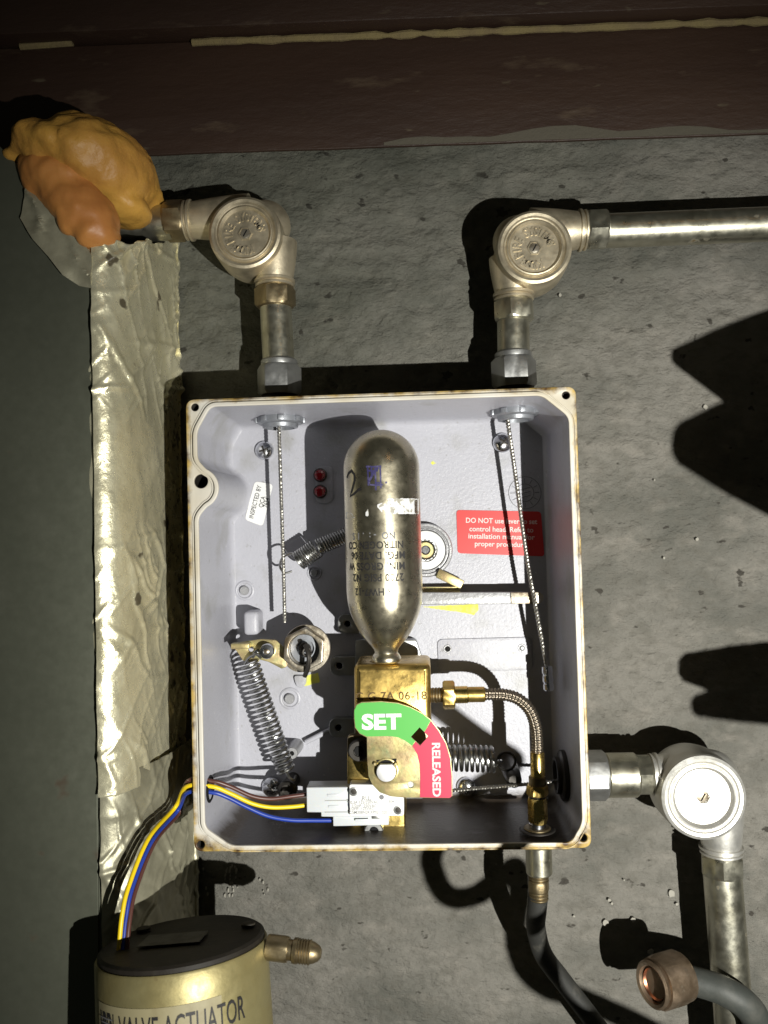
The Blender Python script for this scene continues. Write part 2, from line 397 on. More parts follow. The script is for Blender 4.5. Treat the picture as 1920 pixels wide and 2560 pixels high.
    def build(s, name, material, parent=None, angle=32, label=None, cat=None, group=None, kind=None, merge=1e-6, origin=None):
        root = parent
        while root is not None and root.parent is not None: root = root.parent
        if root is not None: o0 = Vector(root['_loc'])
        else:
            lo_ = [min(v[i] for v in s.v) for i in range(3)]; hi_ = [max(v[i] for v in s.v) for i in range(3)]
            o0 = origin or Vector(((lo_[0] + hi_[0]) / 2, (lo_[1] + hi_[1]) / 2, lo_[2]))
        me = bpy.data.meshes.new(name); me.from_pydata([tuple(Vector(v) - o0) for v in s.v], [], s.f)
        bm = bmesh.new(); bm.from_mesh(me)
        bmesh.ops.remove_doubles(bm, verts=bm.verts, dist=merge); bmesh.ops.dissolve_degenerate(bm, edges=bm.edges, dist=1e-7)
        bmesh.ops.recalc_face_normals(bm, faces=bm.faces)
        bm.to_mesh(me); bm.free()
        me.polygons.foreach_set('use_smooth', [True] * len(me.polygons)); me.set_sharp_from_angle(angle=math.radians(angle))
        me.materials.append(MATS[material] if isinstance(material, str) else material)
        o = bpy.data.objects.new(name, me); COL.objects.link(o)
        if parent is not None: o.parent = parent
        else: o.location = o0; o['_loc'] = tuple(o0)
        if label: o['label'] = label
        if cat: o['category'] = cat
        if group: o['group'] = group
        if kind: o['kind'] = kind
        return o
def thing(name, label, cat, loc, group=None):
    o = bpy.data.objects.new(name, None); COL.objects.link(o); o.location = loc; o.empty_display_size = 0.01
    o['_loc'] = tuple(loc); o['label'] = label; o['category'] = cat
    if group: o['group'] = group
    return o
def text(parent, name, body, O, size, material, X=NX, Y=NY, N=NN, depth=0.0002, weight=0.0, fn=None, **kw):
    v, f = text_mesh(body, size, depth, weight, **kw)
    return G().raw(v, f, O, X, Y, N, fn).build(name, material, parent)
def px2(pts, h): return [(P(x, y, h).x, P(x, y, h).z) for x, y in pts]
def round_poly(pts, r, n=5):
    out = []; m = len(pts)
    for i in range(m):
        p = Vector(pts[i]); a = Vector(pts[i - 1]); c = Vector(pts[(i + 1) % m])
        da = a - p; dc = c - p; rr = r[i] if isinstance(r, (list, tuple)) else r
        rr = min(rr, da.length * 0.45, dc.length * 0.45)
        if rr < 1e-5: out.append(tuple(p)); continue
        A = p + da.normalized() * rr; B = p + dc.normalized() * rr
        for k in range(n + 1):
            t = k / n; out.append(tuple(A * (1 - t) ** 2 + p * (2 * t * (1 - t)) + B * t * t))
    return out
def circ(c, r, n=24, a0=0.0): return [(c[0] + r * math.cos(a0 + 2 * math.pi * k / n), c[1] + r * math.sin(a0 + 2 * math.pi * k / n)) for k in range(n)]
def offset_poly(pts, d):      # inwards for a counter-clockwise polygon
    out = []; m = len(pts)
    for i in range(m):
        a = Vector(pts[i - 1]); p = Vector(pts[i]); c = Vector(pts[(i + 1) % m])
        t = (c - a); n = Vector((-t.y, t.x))
        n = n.normalized() if n.length > 1e-9 else Vector((0, 0)); out.append(tuple(p + n * d))
    return out
def resample(pts, step):
    out = []; m = len(pts)
    for i in range(m):
        a = Vector(pts[i]); b = Vector(pts[(i + 1) % m]); k = max(1, int((b - a).length / step))
        for j in range(k): out.append(tuple(a.lerp(b, j / k)))
    return out
def helix(p0, p1, R, turns, n=18, R1=None):
    u, w, a = frame(p1 - p0); L = (p1 - p0).length; N = int(turns * n); R1 = R1 or R
    return [p0 + a * (L * i / N) + (u * math.cos(2 * math.pi * i / n) + w * math.sin(2 * math.pi * i / n)) * (R + (R1 - R) * i / N) for i in range(N + 1)]
# ================================================================== SETTING
def build_wall():
    g = G(); x0, x1, z0, z1, st = -0.50, 0.45, -0.50, 0.45, 0.0024
    nx = int((x1 - x0) / st); nz_ = int((z1 - z0) / st)
    for j in range(nz_ + 1):
        for i in range(nx + 1):
            x = x0 + (x1 - x0) * i / nx; z = z0 + (z1 - z0) * j / nz_
            up = min(1, max(0, (z - 0.02) / 0.15))
            a = noise.noise(Vector((x * 9, z * 14, 1))) * 0.0016
            b = noise.noise(Vector((x * 34, z * 85, 5))) * 0.0013 * (0.5 + 0.9 * up)
            c = noise.noise(Vector((x * 100, z * 150, 9))) * 0.0007
            pit = noise.noise(Vector((x * 210, z * 230, 3)))
            h = a + b + c - 0.0012 - (0.0011 if pit > 0.42 else 0)
            g.v.append(W(x, z, min(h, 0.0016)))
    for j in range(nz_):
        for i in range(nx):
            k = j * (nx + 1) + i; g.f.append((k, k + 1, k + nx + 2, k + nx + 1))
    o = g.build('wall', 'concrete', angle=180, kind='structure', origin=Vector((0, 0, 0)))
    o['label'] = 'rough dark grey concrete wall behind the box and pipes'
    return o
wall = build_wall()
def build_beam():
    t = thing('steel_beam', 'reddish brown painted steel beam running across the top of the wall', 'beam', W(0, 0.288, 0.004))
    def pz(px, zl, zr): return zl + (zr - zl) * (px / 1920.0)
    zb = lambda x: 0.2878 - 0.0137 * (x - 0.0)       # bottom edge falls slightly to the right
    # face plate with a wavy bottom paint edge
    n = 60; low = []
    for i in range(n + 1):
        x = -0.62 + 1.24 * i / n
        low.append((x, zb(x) + 0.0012 * noise.noise(Vector((x * 40, 0, 3)))))
    G().plate([low + [(0.62, 0.3715 - 0.0165 * 0.62), (-0.62, 0.3715 + 0.0165 * 0.62)]], 0.0032, 0.0062, 0.0006).build('web', 'brown_paint', t)
    bare = []
    for i in range(41):
        x = -0.02 + 0.62 * i / 40; bare.append((x, zb(x) + 0.0008))
    for i in range(40, -1, -1):
        x = -0.02 + 0.62 * i / 40
        bare.append((x, zb(x) + 0.003 + max(0, 0.012 * (noise.noise(Vector((x * 14, 2, 7))) + 0.25)) + 0.002 * noise.noise(Vector((x * 90, 1, 1)))))
    G().plate([bare], 0.0060, 0.0066).build('bare_patch', 'plaster_grey', t, label='bare unpainted patch along the lower edge')
    g = G()
    for sgn in (0,):
        X = Vector((1, 0, -0.0165)).normalized(); Y = Vector((0, 0, 1)); N = NN
        g.box(W(0, 0.3725 + 0.055, 0.011), (1.24, 0.11, 0.022), 0.0012, X, Y, N)
    g.build('flange', 'brown_paint', t)
    # fibrous yellowish seal in the angle under the flange, torn off on the left
    g = G(); pts = []
    for i in range(90):
        x = -0.16 + 0.76 * i / 89
        pts.append(W(x, 0.3695 - 0.0165 * x + 0.0006 * noise.noise(Vector((x * 60, 0, 0))), 0.0085 + 0.001 * noise.noise(Vector((x * 45, 3, 0)))))
    g.tube(pts, lambda q: 0.0026 + 0.0018 * noise.noise(Vector((q * 60, 4, 2))), 10)
    g.build('seal_strip', 'seam_fibre', t)
    g = G(); g.tube([W(-0.29 + 0.02 * i, 0.376 + 0.0004 * i, 0.0085) for i in range(3)], 0.0025, 8); g.build('seal_strip', 'seam_fibre', t)
    return t
build_beam()
# ------------------------------------------------------------------ duct with its foil seal and the foam
DH = 0.098
def build_duct():
    t = thing('metal_duct', 'dull grey green galvanised duct at the left edge', 'duct', W(-0.3, -0.4, 0.05))
    e = px2([(-160, 300), (0, 366), (62, 432), (140, 525), (236, 632), (240, 720), (242, 1100), (242, 1600), (244, 2100), (248, 2750), (-160, 2750)], DH)
    G().plate([e], DH - 0.0015, DH, 0.0004).build('front_sheet', 'galvanised', t)
    # side sheet under the foil
    g = G(); prof = [(-0.2065, DH - 0.002), (-0.197, DH - 0.003), (-0.188, 0.088), (-0.1835, 0.070), (-0.182, 0.04), (-0.182, 0.0)]
    for j, z in enumerate((-0.5, 0.195)):
        for x, h in prof: g.v.append(W(x, z, h))
    for i in range(5): g.f.append((i, i + 1, i + 7, i + 6))
    g.build('side_sheet', 'galvanised', t)
    return t
build_duct()
CREASE = [(1.1, 9.0, 0.1, 0.8, 0.78), (-1.9, 13.0, 0.45, 0.8, 0.80), (2.6, 17.0, 0.7, 0.6, 0.82), (0.6, -31.0, 0.2, 0.55, 0.80), (-3.4, 27.0, 0.9, 0.45, 0.80), (4.3, 11.0, 0.33, 0.4, 0.80), (7.5, 23.0, 0.6, 0.30, 0.78), (5.5, -37.0, 0.15, 0.26, 0.80)]
def foil_sheet(name, label, z0, z1, prof, matn, amp, seed, left=None, right=None, top=None):
    nu, nz_ = 120, max(40, int((z1 - z0) / 0.0011)); g = G(); pr = smooth_path([Vector((a, 0, b)) for a, b in prof], 12)
    L = [0]
    for i in range(1, len(pr)): L.append(L[-1] + (pr[i] - pr[i - 1]).length)
    def at(u):
        s = u * L[-1]
        for i in range(1, len(pr)):
            if L[i] >= s:
                k = (s - L[i - 1]) / (L[i] - L[i - 1]); p = pr[i - 1].lerp(pr[i], k); d = (pr[i] - pr[i - 1]).normalized(); return p, d
        return pr[-1], (pr[-1] - pr[-2]).normalized()
    for j in range(nz_ + 1):
        for i in range(nu + 1):
            u = i / nu
            zz = z0 + (z1 + (top(u) if top else 0) - z0) * j / nz_
            p, d = at(u); nrm = Vector((-d.z, 0, d.x)) * -1
            if nrm.z < 0 and nrm.x < 0: nrm = -nrm
            q = Vector((u * 3.2, zz * 30, seed))
            gate = min(1.2, max(0, noise.noise(Vector((u * 1.6, zz * 12, seed + 4))) + 0.18) * 1.8 + max(0, u - 0.5) * 1.2 + max(0, zz - z1 + 0.045) * 14)
            wu = u + 0.05 * noise.noise(q * 1.3); wz = zz + 0.006 * noise.noise(q * 1.1 + Vector((5, 5, 5)))
            dsp = 0.10 * noise.noise(q * 0.6)
            for (ka, kb, ph, wt, th) in CREASE:
                t_ = (ka * wu + kb * wz + ph + seed * 0.37) % 1.0; tri = abs(2 * t_ - 1)
                dsp += wt * (0.10 * tri + gate * max(0, tri - th) / (1 - th) * max(0.0, noise.noise(Vector((ka + u * 3, ph + zz * 24, seed))) + 0.25))
            dsp *= amp
            ex = 0.0008 * noise.noise(Vector((zz * 90, seed, 2))) if i == nu else 0
            g.v.append(Vector((p.x + nrm.x * (dsp + 0.0009) + ex, -(p.z + nrm.z * (dsp + 0.0009)), zz)))
    for j in range(nz_):
        for i in range(nu):
            k = j * (nu + 1) + i; g.f.append((k, k + 1, k + nu + 2, k + nu + 1))
    o = g.build(name, matn, label=label, cat='tape', angle=60)
    m = o.modifiers.new('thick', 'SOLIDIFY'); m.thickness = 0.0002; m.offset = -1
    return o
PROF = [(-0.2085, DH + 0.0008), (-0.202, DH + 0.0022), (-0.196, DH + 0.001), (-0.1905, 0.0935), (-0.1855, 0.080), (-0.1818, 0.058), (-0.1790, 0.025), (-0.1780, 0.004), (-0.1765, 0.0022)]
foil_sheet('foil_tape', 'long crumpled strip of shiny aluminium foil tape sealing the duct corner', -0.152, 0.198, PROF, 'foil', 0.0062, 2.0, top=lambda u: -0.008 + 0.036 * max(0.0, (u - 0.12) / 0.88) + 0.0014 * math.sin(u * 17) + 0.0008 * math.sin(u * 41))
PROF2 = [(-0.206, DH - 0.001), (-0.200, DH - 0.001), (-0.1945, DH - 0.003), (-0.188, 0.088), (-0.1815, 0.070), (-0.1755, 0.042), (-0.1735, 0.008), (-0.1700, 0.0020)]
foil_sheet('foil_tape', 'lower dull crumpled foil tape behind the yellow and blue wires', -0.36, -0.140, PROF2, 'dull_foil', 0.0050, 7.0)
def flap():
    pts = px2([(72, 446), (58, 500), (50, 545), (84, 600), (124, 644), (160, 690), (197, 714), (228, 720), (231, 640), (196, 588), (150, 520), (110, 470)], DH + 0.004)
    v, f = curve_mesh([resample(pts, 0.003)], 0.0010, 0.0)
    bm = bmesh.new(); vs = [bm.verts.new(p) for p in v]; bm.verts.index_update()
    for q in f:
        try: bm.faces.new([vs[k] for k in q])
        except ValueError: pass
    bmesh.ops.remove_doubles(bm, verts=bm.verts, dist=1e-6); bmesh.ops.triangulate(bm, faces=bm.faces)
    for _ in range(3): bmesh.ops.subdivide_edges(bm, edges=[e for e in bm.edges if e.calc_length() > 0.002], cuts=1); bmesh.ops.triangulate(bm, faces=bm.faces)
    bm.verts.index_update()
    for q in bm.verts:
        p = q.co; c_ = abs(noise.noise(Vector((p.x * 60 + p.y * 25, p.y * 35, 2))))
        q.co.z += 0.0035 * max(0, 0.35 - c_) * 2 + 0.0022 * noise.noise(Vector((p.x * 38, p.y * 38, 8)))
    g = G().raw([tuple(q.co) for q in bm.verts], [tuple(q.index for q in ff.verts) for ff in bm.faces], W(0, 0, DH + 0.0032)); bm.free()
    o = g.build('foil_flap', 'dull_foil', label='stiff dull foil flap folded beneath the orange foam', cat='tape')
flap()
def foam(name, balls, label, matn, seed):
    g = G()
    for (px, py, h, a, b, c, rot) in balls:
        X = Vector((math.cos(rot), 0, math.sin(rot))); Y = Vector((-math.sin(rot), 0, math.cos(rot)))
        g.ball(P(px, py, h), (a, b, c), 40, 26, (X, Y, NN))
    o = g.build(name, matn, label=label, cat='foam', angle=180)
    m = o.modifiers.new('r', 'REMESH'); m.mode = 'VOXEL'; m.voxel_size = 0.0022; m.use_smooth_shade = True
    s = o.modifiers.new('s', 'SMOOTH'); s.iterations = 5; s.factor = 0.6
    dg = bpy.context.evaluated_depsgraph_get(); me = bpy.data.meshes.new_from_object(o.evaluated_get(dg))
    o.modifiers.clear(); old = o.data; o.data = me; bpy.data.meshes.remove(old)
    lo_ = o.location
    me.calc_loop_triangles() if False else None
    for v in me.vertices:
        p = v.co + lo_; n = v.normal
        d = 0.0035 * noise.noise(p * 42 + Vector((seed, 0, 0))) + 0.0022 * noise.noise(p * 95 + Vector((0, seed, 0))) + 0.0006 * noise.noise(p * 260)
        v.co += n * d
    me.polygons.foreach_set('use_smooth', [True] * len(me.polygons))
    return o
foam('spray_foam', [(248, 428, 0.072, 0.036, 0.030, 0.050, -0.55), (165, 405, 0.082, 0.032, 0.017, 0.042, -0.42), (95, 385, 0.090, 0.022, 0.009, 0.018, 0.15), (310, 462, 0.060, 0.019, 0.023, 0.038, -1.0), (285, 512, 0.070, 0.024, 0.011, 0.026, -0.25), (215, 372, 0.074, 0.030, 0.011, 0.032, -0.30), (345, 490, 0.056, 0.010, 0.016, 0.030, -1.3), (60, 372, 0.094, 0.012, 0.005, 0.010, 0.5)],
     'large bulging orange spray foam lump around the left pipe', 'foam', 3.0)
foam('spray_foam', [(152, 458, 0.096, 0.030, 0.0190, 0.020, -0.75), (203, 522, 0.096, 0.026, 0.0190, 0.020, -0.90), (236, 574, 0.096, 0.016, 0.0135, 0.016, -1.1), (240, 606, 0.094, 0.0075, 0.009, 0.009, -1.4), (95, 405, 0.088, 0.020, 0.009, 0.014, -0.7)],
     'smaller smooth tongue of reddish orange foam beside the foil flap', 'foam_cut', 9.0)
# ------------------------------------------------------------------ specks of paint on the wall
g = G()
for (x, y, r) in [(1678, 2233, 9), (1692, 2260, 4), (1523, 2250, 4), (1530, 2258, 3), (1513, 2307, 8), (1583, 2300, 6), (1627, 2380, 7), (1435, 2290, 3), (1763, 1017, 6), (1743, 1348, 4), (1300, 1500, 1), (1400, 738, 4), (1560, 2200, 2), (1240, 2160, 2), (1660, 1395, 3), (1636, 1200, 2)]:
    pts = [(r * mmpx(0) * (0.7 + 0.5 * random.random()) * math.cos(a), r * mmpx(0) * (0.7 + 0.6 * random.random()) * math.sin(a)) for a in [k * 0.7 for k in range(9)]]
    v, f = curve_mesh([pts], 0.0010, 0.0); g.raw(v, f, P(x, y, 0.0010))
for k in range(34):
    x = random.choice((515, 567, 575, 580, 648, 660, 590)) + random.gauss(0, 4); y = 2165 + random.random() * 75; r = random.uniform(1.2, 3.6)
    pts = [(r * mmpx(0) * (0.5 + 0.4 * random.random()) * math.cos(a), 1.6 * r * mmpx(0) * (0.7 + 0.6 * random.random()) * math.sin(a)) for a in [q * 0.7 for q in range(9)]]
    v, f = curve_mesh([pts], 0.0010, 0.0); g.raw(v, f, P(x, y, 0.0008))
g.build('paint_specks', 'white_paint', label='scattered pale specks of old paint on the concrete wall', cat='paint specks', kind='stuff')
# ================================================================== CONTROL BOX
XL, XR, ZB, ZT = -0.1472, 0.0979, -0.1909, 0.0921
box = thing('control_box', 'open pale grey metal control box with rusty cream rim', 'control box', W(-0.025, ZB, 0.004))
def opening():
    p = [(0.0765, 0.0868), (-0.131, 0.0868), (-0.1400, 0.0715), (-0.1400, 0.0535)]
    c = (-0.1400, 0.0355); R = 0.0132
    for k in range(13):
        a = math.radians(66 - 132 * k / 12); p.append((c[0] + R * math.cos(a), c[1] + R * math.sin(a)))
    p += [(-0.1400, 0.0175), (-0.1395, -0.1755), (-0.1235, -0.1868), (0.0855, -0.1868), (0.0925, -0.1750), (0.0925, 0.0730)]
    rr = [0.004, 0.004, 0.004, 0.006] + [0.001] * 13 + [0.006, 0.004, 0.004, 0.004, 0.004, 0.004]
    return resample(round_poly(p, rr, 6), 0.004)
OP = opening()      # counter-clockwise
OUT = round_poly([(XR, ZT), (XL, ZT), (XL, ZB), (XR, ZB)], 0.006, 8)
holes = [P(487, 1018, 0.0875), P(1415, 988, 0.0875), P(502, 2112, 0.0875), P(1458, 2095, 0.0875)]
lug = P(502, 1203, 0.0875)
hs = [circ((p.x, p.z), 0.0025, 20) for p in holes] + [circ((lug.x, lug.z), 0.0045, 24)]
G().plate([OUT, OP] + hs, 0.0845, 0.0875, 0.0005).build('rim', 'rim_paint', box, label='cream painted rim with rust along its outer edge')
G().plate([offset_poly(OP, -0.0026), offset_poly(OP, 0.0)], 0.0870, 0.0897, 0.0005).build('sealing_lip', 'rim_paint', box)
G().plate([offset_poly(OP, -0.0044), offset_poly(OP, -0.0036)], 0.0870, 0.0882, 0.0002).build('sealing_lip', 'rim_paint', box)
g = G(); prof = [(0.0000, 0.0880), (0.0003, 0.082), (0.0008, 0.060), (0.0014, 0.030), (0.0018, 0.0185), (0.0026, 0.0150), (0.0038, 0.0128), (0.0052, FLOOR)]
m = len(OP)
for d, h in prof:
    for (x, z) in offset_poly(OP, d): g.v.append(W(x, z, h))
for i in range(len(prof) - 1):
    for k in range(m): g.f.append((i * m + k, i * m + (k + 1) % m, (i + 1) * m + (k + 1) % m, (i + 1) * m + k))
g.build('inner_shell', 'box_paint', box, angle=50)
v, f = curve_mesh([offset_poly(OP, 0.0047)], 0.001, 0.0)
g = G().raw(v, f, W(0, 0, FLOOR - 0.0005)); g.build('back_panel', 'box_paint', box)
g = G(); n = len(OUT)
for sc_, h in ((0.985, 0.004), (0.992, 0.012), (1.0, 0.0846)):
    for (x, z) in OUT: g.v.append(W((x + 0.0247) * sc_ - 0.0247, (z + 0.0494) * sc_ - 0.0494, h))
for i in range(2):
    for k in range(n): g.f.append((i * n + k, i * n + (k + 1) % n, (i + 1) * n + (k + 1) % n, (i + 1) * n + k))
g.f.append(tuple(range(n)))
g.build('outer_shell', 'rim_paint', box, angle=40)
for p in holes:
    g = G(); q = Vector((p.x, -0.0868, p.z))
    g.lathe(q, Vector((0, 1, 0)), [(0.0027, 0)] + [(0.0025 - 0.0003 * (k % 2), 0.0005 * k) for k in range(1, 16)], 18, cap0=False); g.build('screw_hole', 'dark_steel', box)
g = G(); g.lathe(Vector((lug.x, -0.0868, lug.z)), Vector((0, 1, 0)), [(0.0046, 0), (0.0043, 0.004), (0.0043, 0.03)], 24, cap0=False); g.build('mounting_hole', 'dark_steel', box)
# feet between the box and the wall
for (x, z) in ((-0.12, 0.07), (0.07, 0.07), (-0.12, -0.165), (0.07, -0.165)):
    G().lathe(W(x, z, -0.002), NN, [(0.008, 0), (0.008, 0.0065)], 16).build('standoff', 'zinc_die', box)
# cast details on the back panel
def boss(px, py, r, hgt, name='boss', matn='box_paint', pin=0.55):
    s = mmpx(FLOOR); c = P(px, py, FLOOR); R = r * s
    G().lathe(c + Vector((0, 0.0006, 0)), NN, [(R * 1.25, 0), (R * 1.15, 0.0012), (R, 0.0016), (R * 0.9, 0.0014), (R * 0.82, 0.0002)], 28, cap1=True).build(name, matn, box)
    G().lathe(c, NN, [(R * pin, 0), (R * pin, hgt), (R * pin * 0.85, hgt + 0.0006)], 20).build('boss_pin', 'cast_grey', box)
boss(612, 1476, 21, 0.0022); boss(725, 1746, 23, 0.0025); boss(786, 1432, 16, 0.004)
g = G(); g.box(P(634, 1555, 0.022) , (0.0105, 0.0165, 0.020), 0.0028, seg=3); g.build('stop_block', 'box_paint', box)
g = G(); g.plate([round_poly(px2([(790, 1165), (832, 1165), (832, 1258), (790, 1258)], FLOOR), 0.005, 5)], FLOOR - 0.0005, FLOOR + 0.0013, 0.0005); g.build('lamp_pad', 'box_paint', box)
# recessed nameplate seat
seat = round_poly(px2([(1093, 1598), (1327, 1592), (1331, 1674), (1096, 1680)], FLOOR), 0.004, 5)
G().plate([seat], FLOOR - 0.0004, FLOOR + 0.0011, 0.0004).build('nameplate_seat', 'box_paint', box)
G().plate([offset_poly(resample(seat, 0.003), -0.0007), offset_poly(resample(seat, 0.003), 0.0001)], FLOOR - 0.0004, FLOOR + 0.0002).build('nameplate_groove', 'ink_grey', box)
for (x, y, mm_) in ((1119, 1622, 'black_matte'), (1305, 1620, 'zinc_die')):
    c = P(x, y, FLOOR + 0.001); g = G(); g.lathe(c, NN, [(0.0031, 0), (0.0027, 0.0008), (0.0021, 0.0008), (0.0019, 0.0001)], 20); g.build('rivet_hole', 'cast_grey', box)
    G().lathe(c + Vector((0, -0.0002, 0)), NN, [(0.0018, 0), (0.0012, 0.0003)], 16).build('rivet_hole', mm_, box)
# moulded date clock
c = P(1312, 1232, FLOOR); g = G(); R = 40 * mmpx(FLOOR)
for r_ in (R, R * 0.55):
    g.tube([c + Vector((math.cos(a) * r_, -0.0002, math.sin(a) * r_)) for a in [2 * math.pi * k / 40 for k in range(40)]], 0.00022, 6, closed=True)
for k in range(12):
    a = 2 * math.pi * k / 12; d = Vector((math.cos(a), 0, math.sin(a)))
    g.tube([c + d * (R * 0.62) + Vector((0, -0.0002, 0)), c + d * (R * 0.9) + Vector((0, -0.0002, 0))], 0.00018, 5)
for k in (-1, 0, 1): g.tube([c + Vector((-0.004, -0.0002, k * 0.0028 - 0.001)), c + Vector((0.004, -0.0002, k * 0.0028 + 0.001))], 0.0002, 5)
g.build('date_clock', 'ink_grey', box, label='faint moulded round date clock')
# stickers
def sticker(pts, h, matn, label, r=0.002, t=0.00025, name='sticker'):
    return G().plate([round_poly(px2(pts, h), r, 5)], h, h + t).build(name, matn, box, label=label)
red = sticker([(1141, 1275), (1352, 1279), (1361, 1391), (1144, 1383)], FLOOR + 0.0003, 'red_print', 'red warning sticker with white lettering', 0.0026)
sx = (P(1352, 1279, FLOOR) - P(1141, 1275, FLOOR)).normalized()
for i, (tx, cy_) in enumerate((('DO NOT use lever to set', 1303), ('control head. Refer to', 1324), ('installation manual for', 1342), ('proper procedure.', 1361))):
    v, f = text_mesh(tx, 0.0051, 0.0001, 0.00008); wv = max(p[0] for p in v) - min(p[0] for p in v)
    tgt = (176, 158, 164, 131)[i] * mmpx(FLOOR)
    G().raw([(p[0] * tgt / wv, p[1], p[2]) for p in v], f, P(1253, cy_, FLOOR) + Vector((0, -0.00065, 0)), sx, sx.cross(NN) * -1, NN).build('lettering', 'pink_print', red)
ins = sticker([(637, 1203), (683, 1211), (657, 1316), (612, 1299)], FLOOR + 0.0003, 'white_label', 'white inspection sticker with rounded corners', 0.0028)
ax = (P(637, 1203, FLOOR) - P(612, 1299, FLOOR)).normalized(); ay = NN.cross(ax) * 1.0
if ay.x > 0: ay = -ay
for tx, x, y, sz in (('INSPECTED BY', 639, 1255, 0.0046), ('QCA', 656, 1255, 0.0046), ('7654', 667, 1257, 0.0043)):
    v, f = text_mesh(tx, sz, 0.0001, 0.00002, xs=0.82)
    G().raw(v, f, P(x, y, FLOOR) + Vector((0, -0.00065, 0)), ax, ay, NN).build('lettering', 'ink', ins)
# yellow paint marks
def patch(pts, h=FLOOR, name='paint_mark', matn='chalk_yellow', lab='yellow paint marker smear', seed=0):
    q = resample(px2(pts, h), 0.0012); q = [(x + 0.0005 * noise.noise(Vector((x * 700, z * 700, seed))), z + 0.0005 * noise.noise(Vector((x * 700, z * 700, seed + 5)))) for x, z in q]
    G().plate([q], h - 0.0001, h + 0.00018).build(name, matn, box, label=lab)
patch([(1056, 1517), (1110, 1514), (1195, 1510), (1196, 1525), (1185, 1537), (1150, 1530), (1100, 1524)])
patch([(770, 1688), (795, 1682), (800, 1706), (775, 1712), (752, 1718), (745, 1700)], seed=3)
patch([(1076, 1157), (1083, 1152), (1090, 1158), (1082, 1162)], seed=6)
# pan head screws holding the box
def pan_screw(px, py, r, h, nm='pan_head_screw', tilt=(0, 0), cross=0.5, parent=box):
    s = mmpx(h); R = r * s; c = P(px, py, FLOOR + 0.0003); N = Vector((tilt[0], -1, tilt[1])).normalized()
    prof = [(R * 0.98, 0)] + [(R * math.cos(a), 0.0012 + R * 0.62 * math.sin(a)) for a in [math.radians(q) for q in (0, 12, 25, 38, 50, 62, 74, 84)]]
    o = G().lathe(c, N, prof, 32).build(nm, 'zinc_bright', parent)
    u, w, a = frame(N); g = G()
    for q in (cross, cross + math.pi / 2):
        X = u * math.cos(q) + w * math.sin(q); g.box(c + N * (0.0012 + R * 0.545), (R * 0.95, R * 0.20, R * 0.18), R * 0.03, X, N.cross(X), N)
    g.build('cross_recess', 'dark_steel', o)
for a in ((662, 1127, 24, 0.016, 'pan_head_screw', (0, 0), 0.3), (1256, 1108, 25, 0.016, 'pan_head_screw', (0.1, 0.05), 0.9), (680, 1966, 25, 0.016, 'pan_head_screw', (0, 0), 0.7), (1166, 1966, 24, 0.016, 'pan_head_screw', (0, 0), 0.2)): pan_screw(*a)
# ================================================================== CONDUITS, ELBOWS
CH = 0.041
def hex_connector(px_t, py_t, px_b, py_b, label):     # hub entering the top of the box with its lock nut inside
    a, b = P(px_t, py_t, CH), P(px_b, py_b, CH); ax = (b - a).normalized(); s = mmpx(CH)
    bz = W(b.x, 0.0925, CH); t = thing('box_connector', label, 'connector', bz)
    L = (a.z - 0.0925)
    G().hexn(a + ax * 0.001, ax, 56 * s, L * 0.68, 0.10, rot=math.pi / 6).build('hex_body', 'zinc_die', t)
    G().lathe(a + ax * (-0.004), ax, [(40 * s, 0), (46 * s, 0.0015), (46 * s, 0.004), (44 * s, 0.006)], 32).build('collar', 'zinc_die', t)
    G().thread(a + ax * (L * 0.66), ax, 0.0125, L * 0.40 + 0.008, 7).build('thread', 'dark_steel', t)
    ni = W(b.x, 0.0862, CH)
    g = G(); prof = [(0.0115, 0), (0.0155, 0.0), (0.0158, 0.0016), (0.0158, 0.0042), (0.0148, 0.0050), (0.0124, 0.0052), (0.0120, 0.0075), (0.0098, 0.0080), (0.0094, 0.0020)]
    g.lathe(ni, Vector((0, 0, -1)), prof, 40, cap0=False, cap1=False); ln = g.build('lock_nut', 'lock_grey', t)
    for k in range(8):
        q = k * math.pi / 4 + 0.2; d = Vector((math.cos(q), math.sin(q), 0))
        G().box(ni + d * 0.0158 + Vector((0, 0, -0.0025)), (0.0026, 0.0042, 0.0036), 0.0005, d, Vector((-d.y, d.x, 0)), Vector((0, 0, 1))).build('lug', 'lock_grey', ln)
    return t
hex_connector(698, 912, 699, 985, 'grey hexagonal connector on the box top under the left pipe')
hex_connector(1283, 893, 1286, 960, 'grey hexagonal connector on the box top under the right pipe')
def pipe(pts, r, label, matn='pipe_steel', name='conduit_pipe'):
    return G().tube(pts, r, 40).build(name, matn, label=label, cat='pipe')
PR = 0.0109
pipe([P(689, 765, CH), P(697, 911, CH)], PR, 'short upright steel pipe between left elbow and box')
pipe([P(1283, 800, CH), P(1284, 893, CH)], PR, 'short upright steel pipe between upper right elbow and box')
pipe([P(240, 566, CH), P(430, 556, CH)], PR * 1.12, 'short horizontal steel pipe coming out of the orange foam')
pipe([P(1500, 578, CH), P(2050, 555, CH)], PR * 1.04, 'long horizontal steel pipe leaving at the right edge')
pipe([P(1806, 2185, 0.040), P(1826, 2440, 0.040), P(1845, 2700, 0.040)], PR * 1.12, 'upright steel pipe under the bright silver elbow')
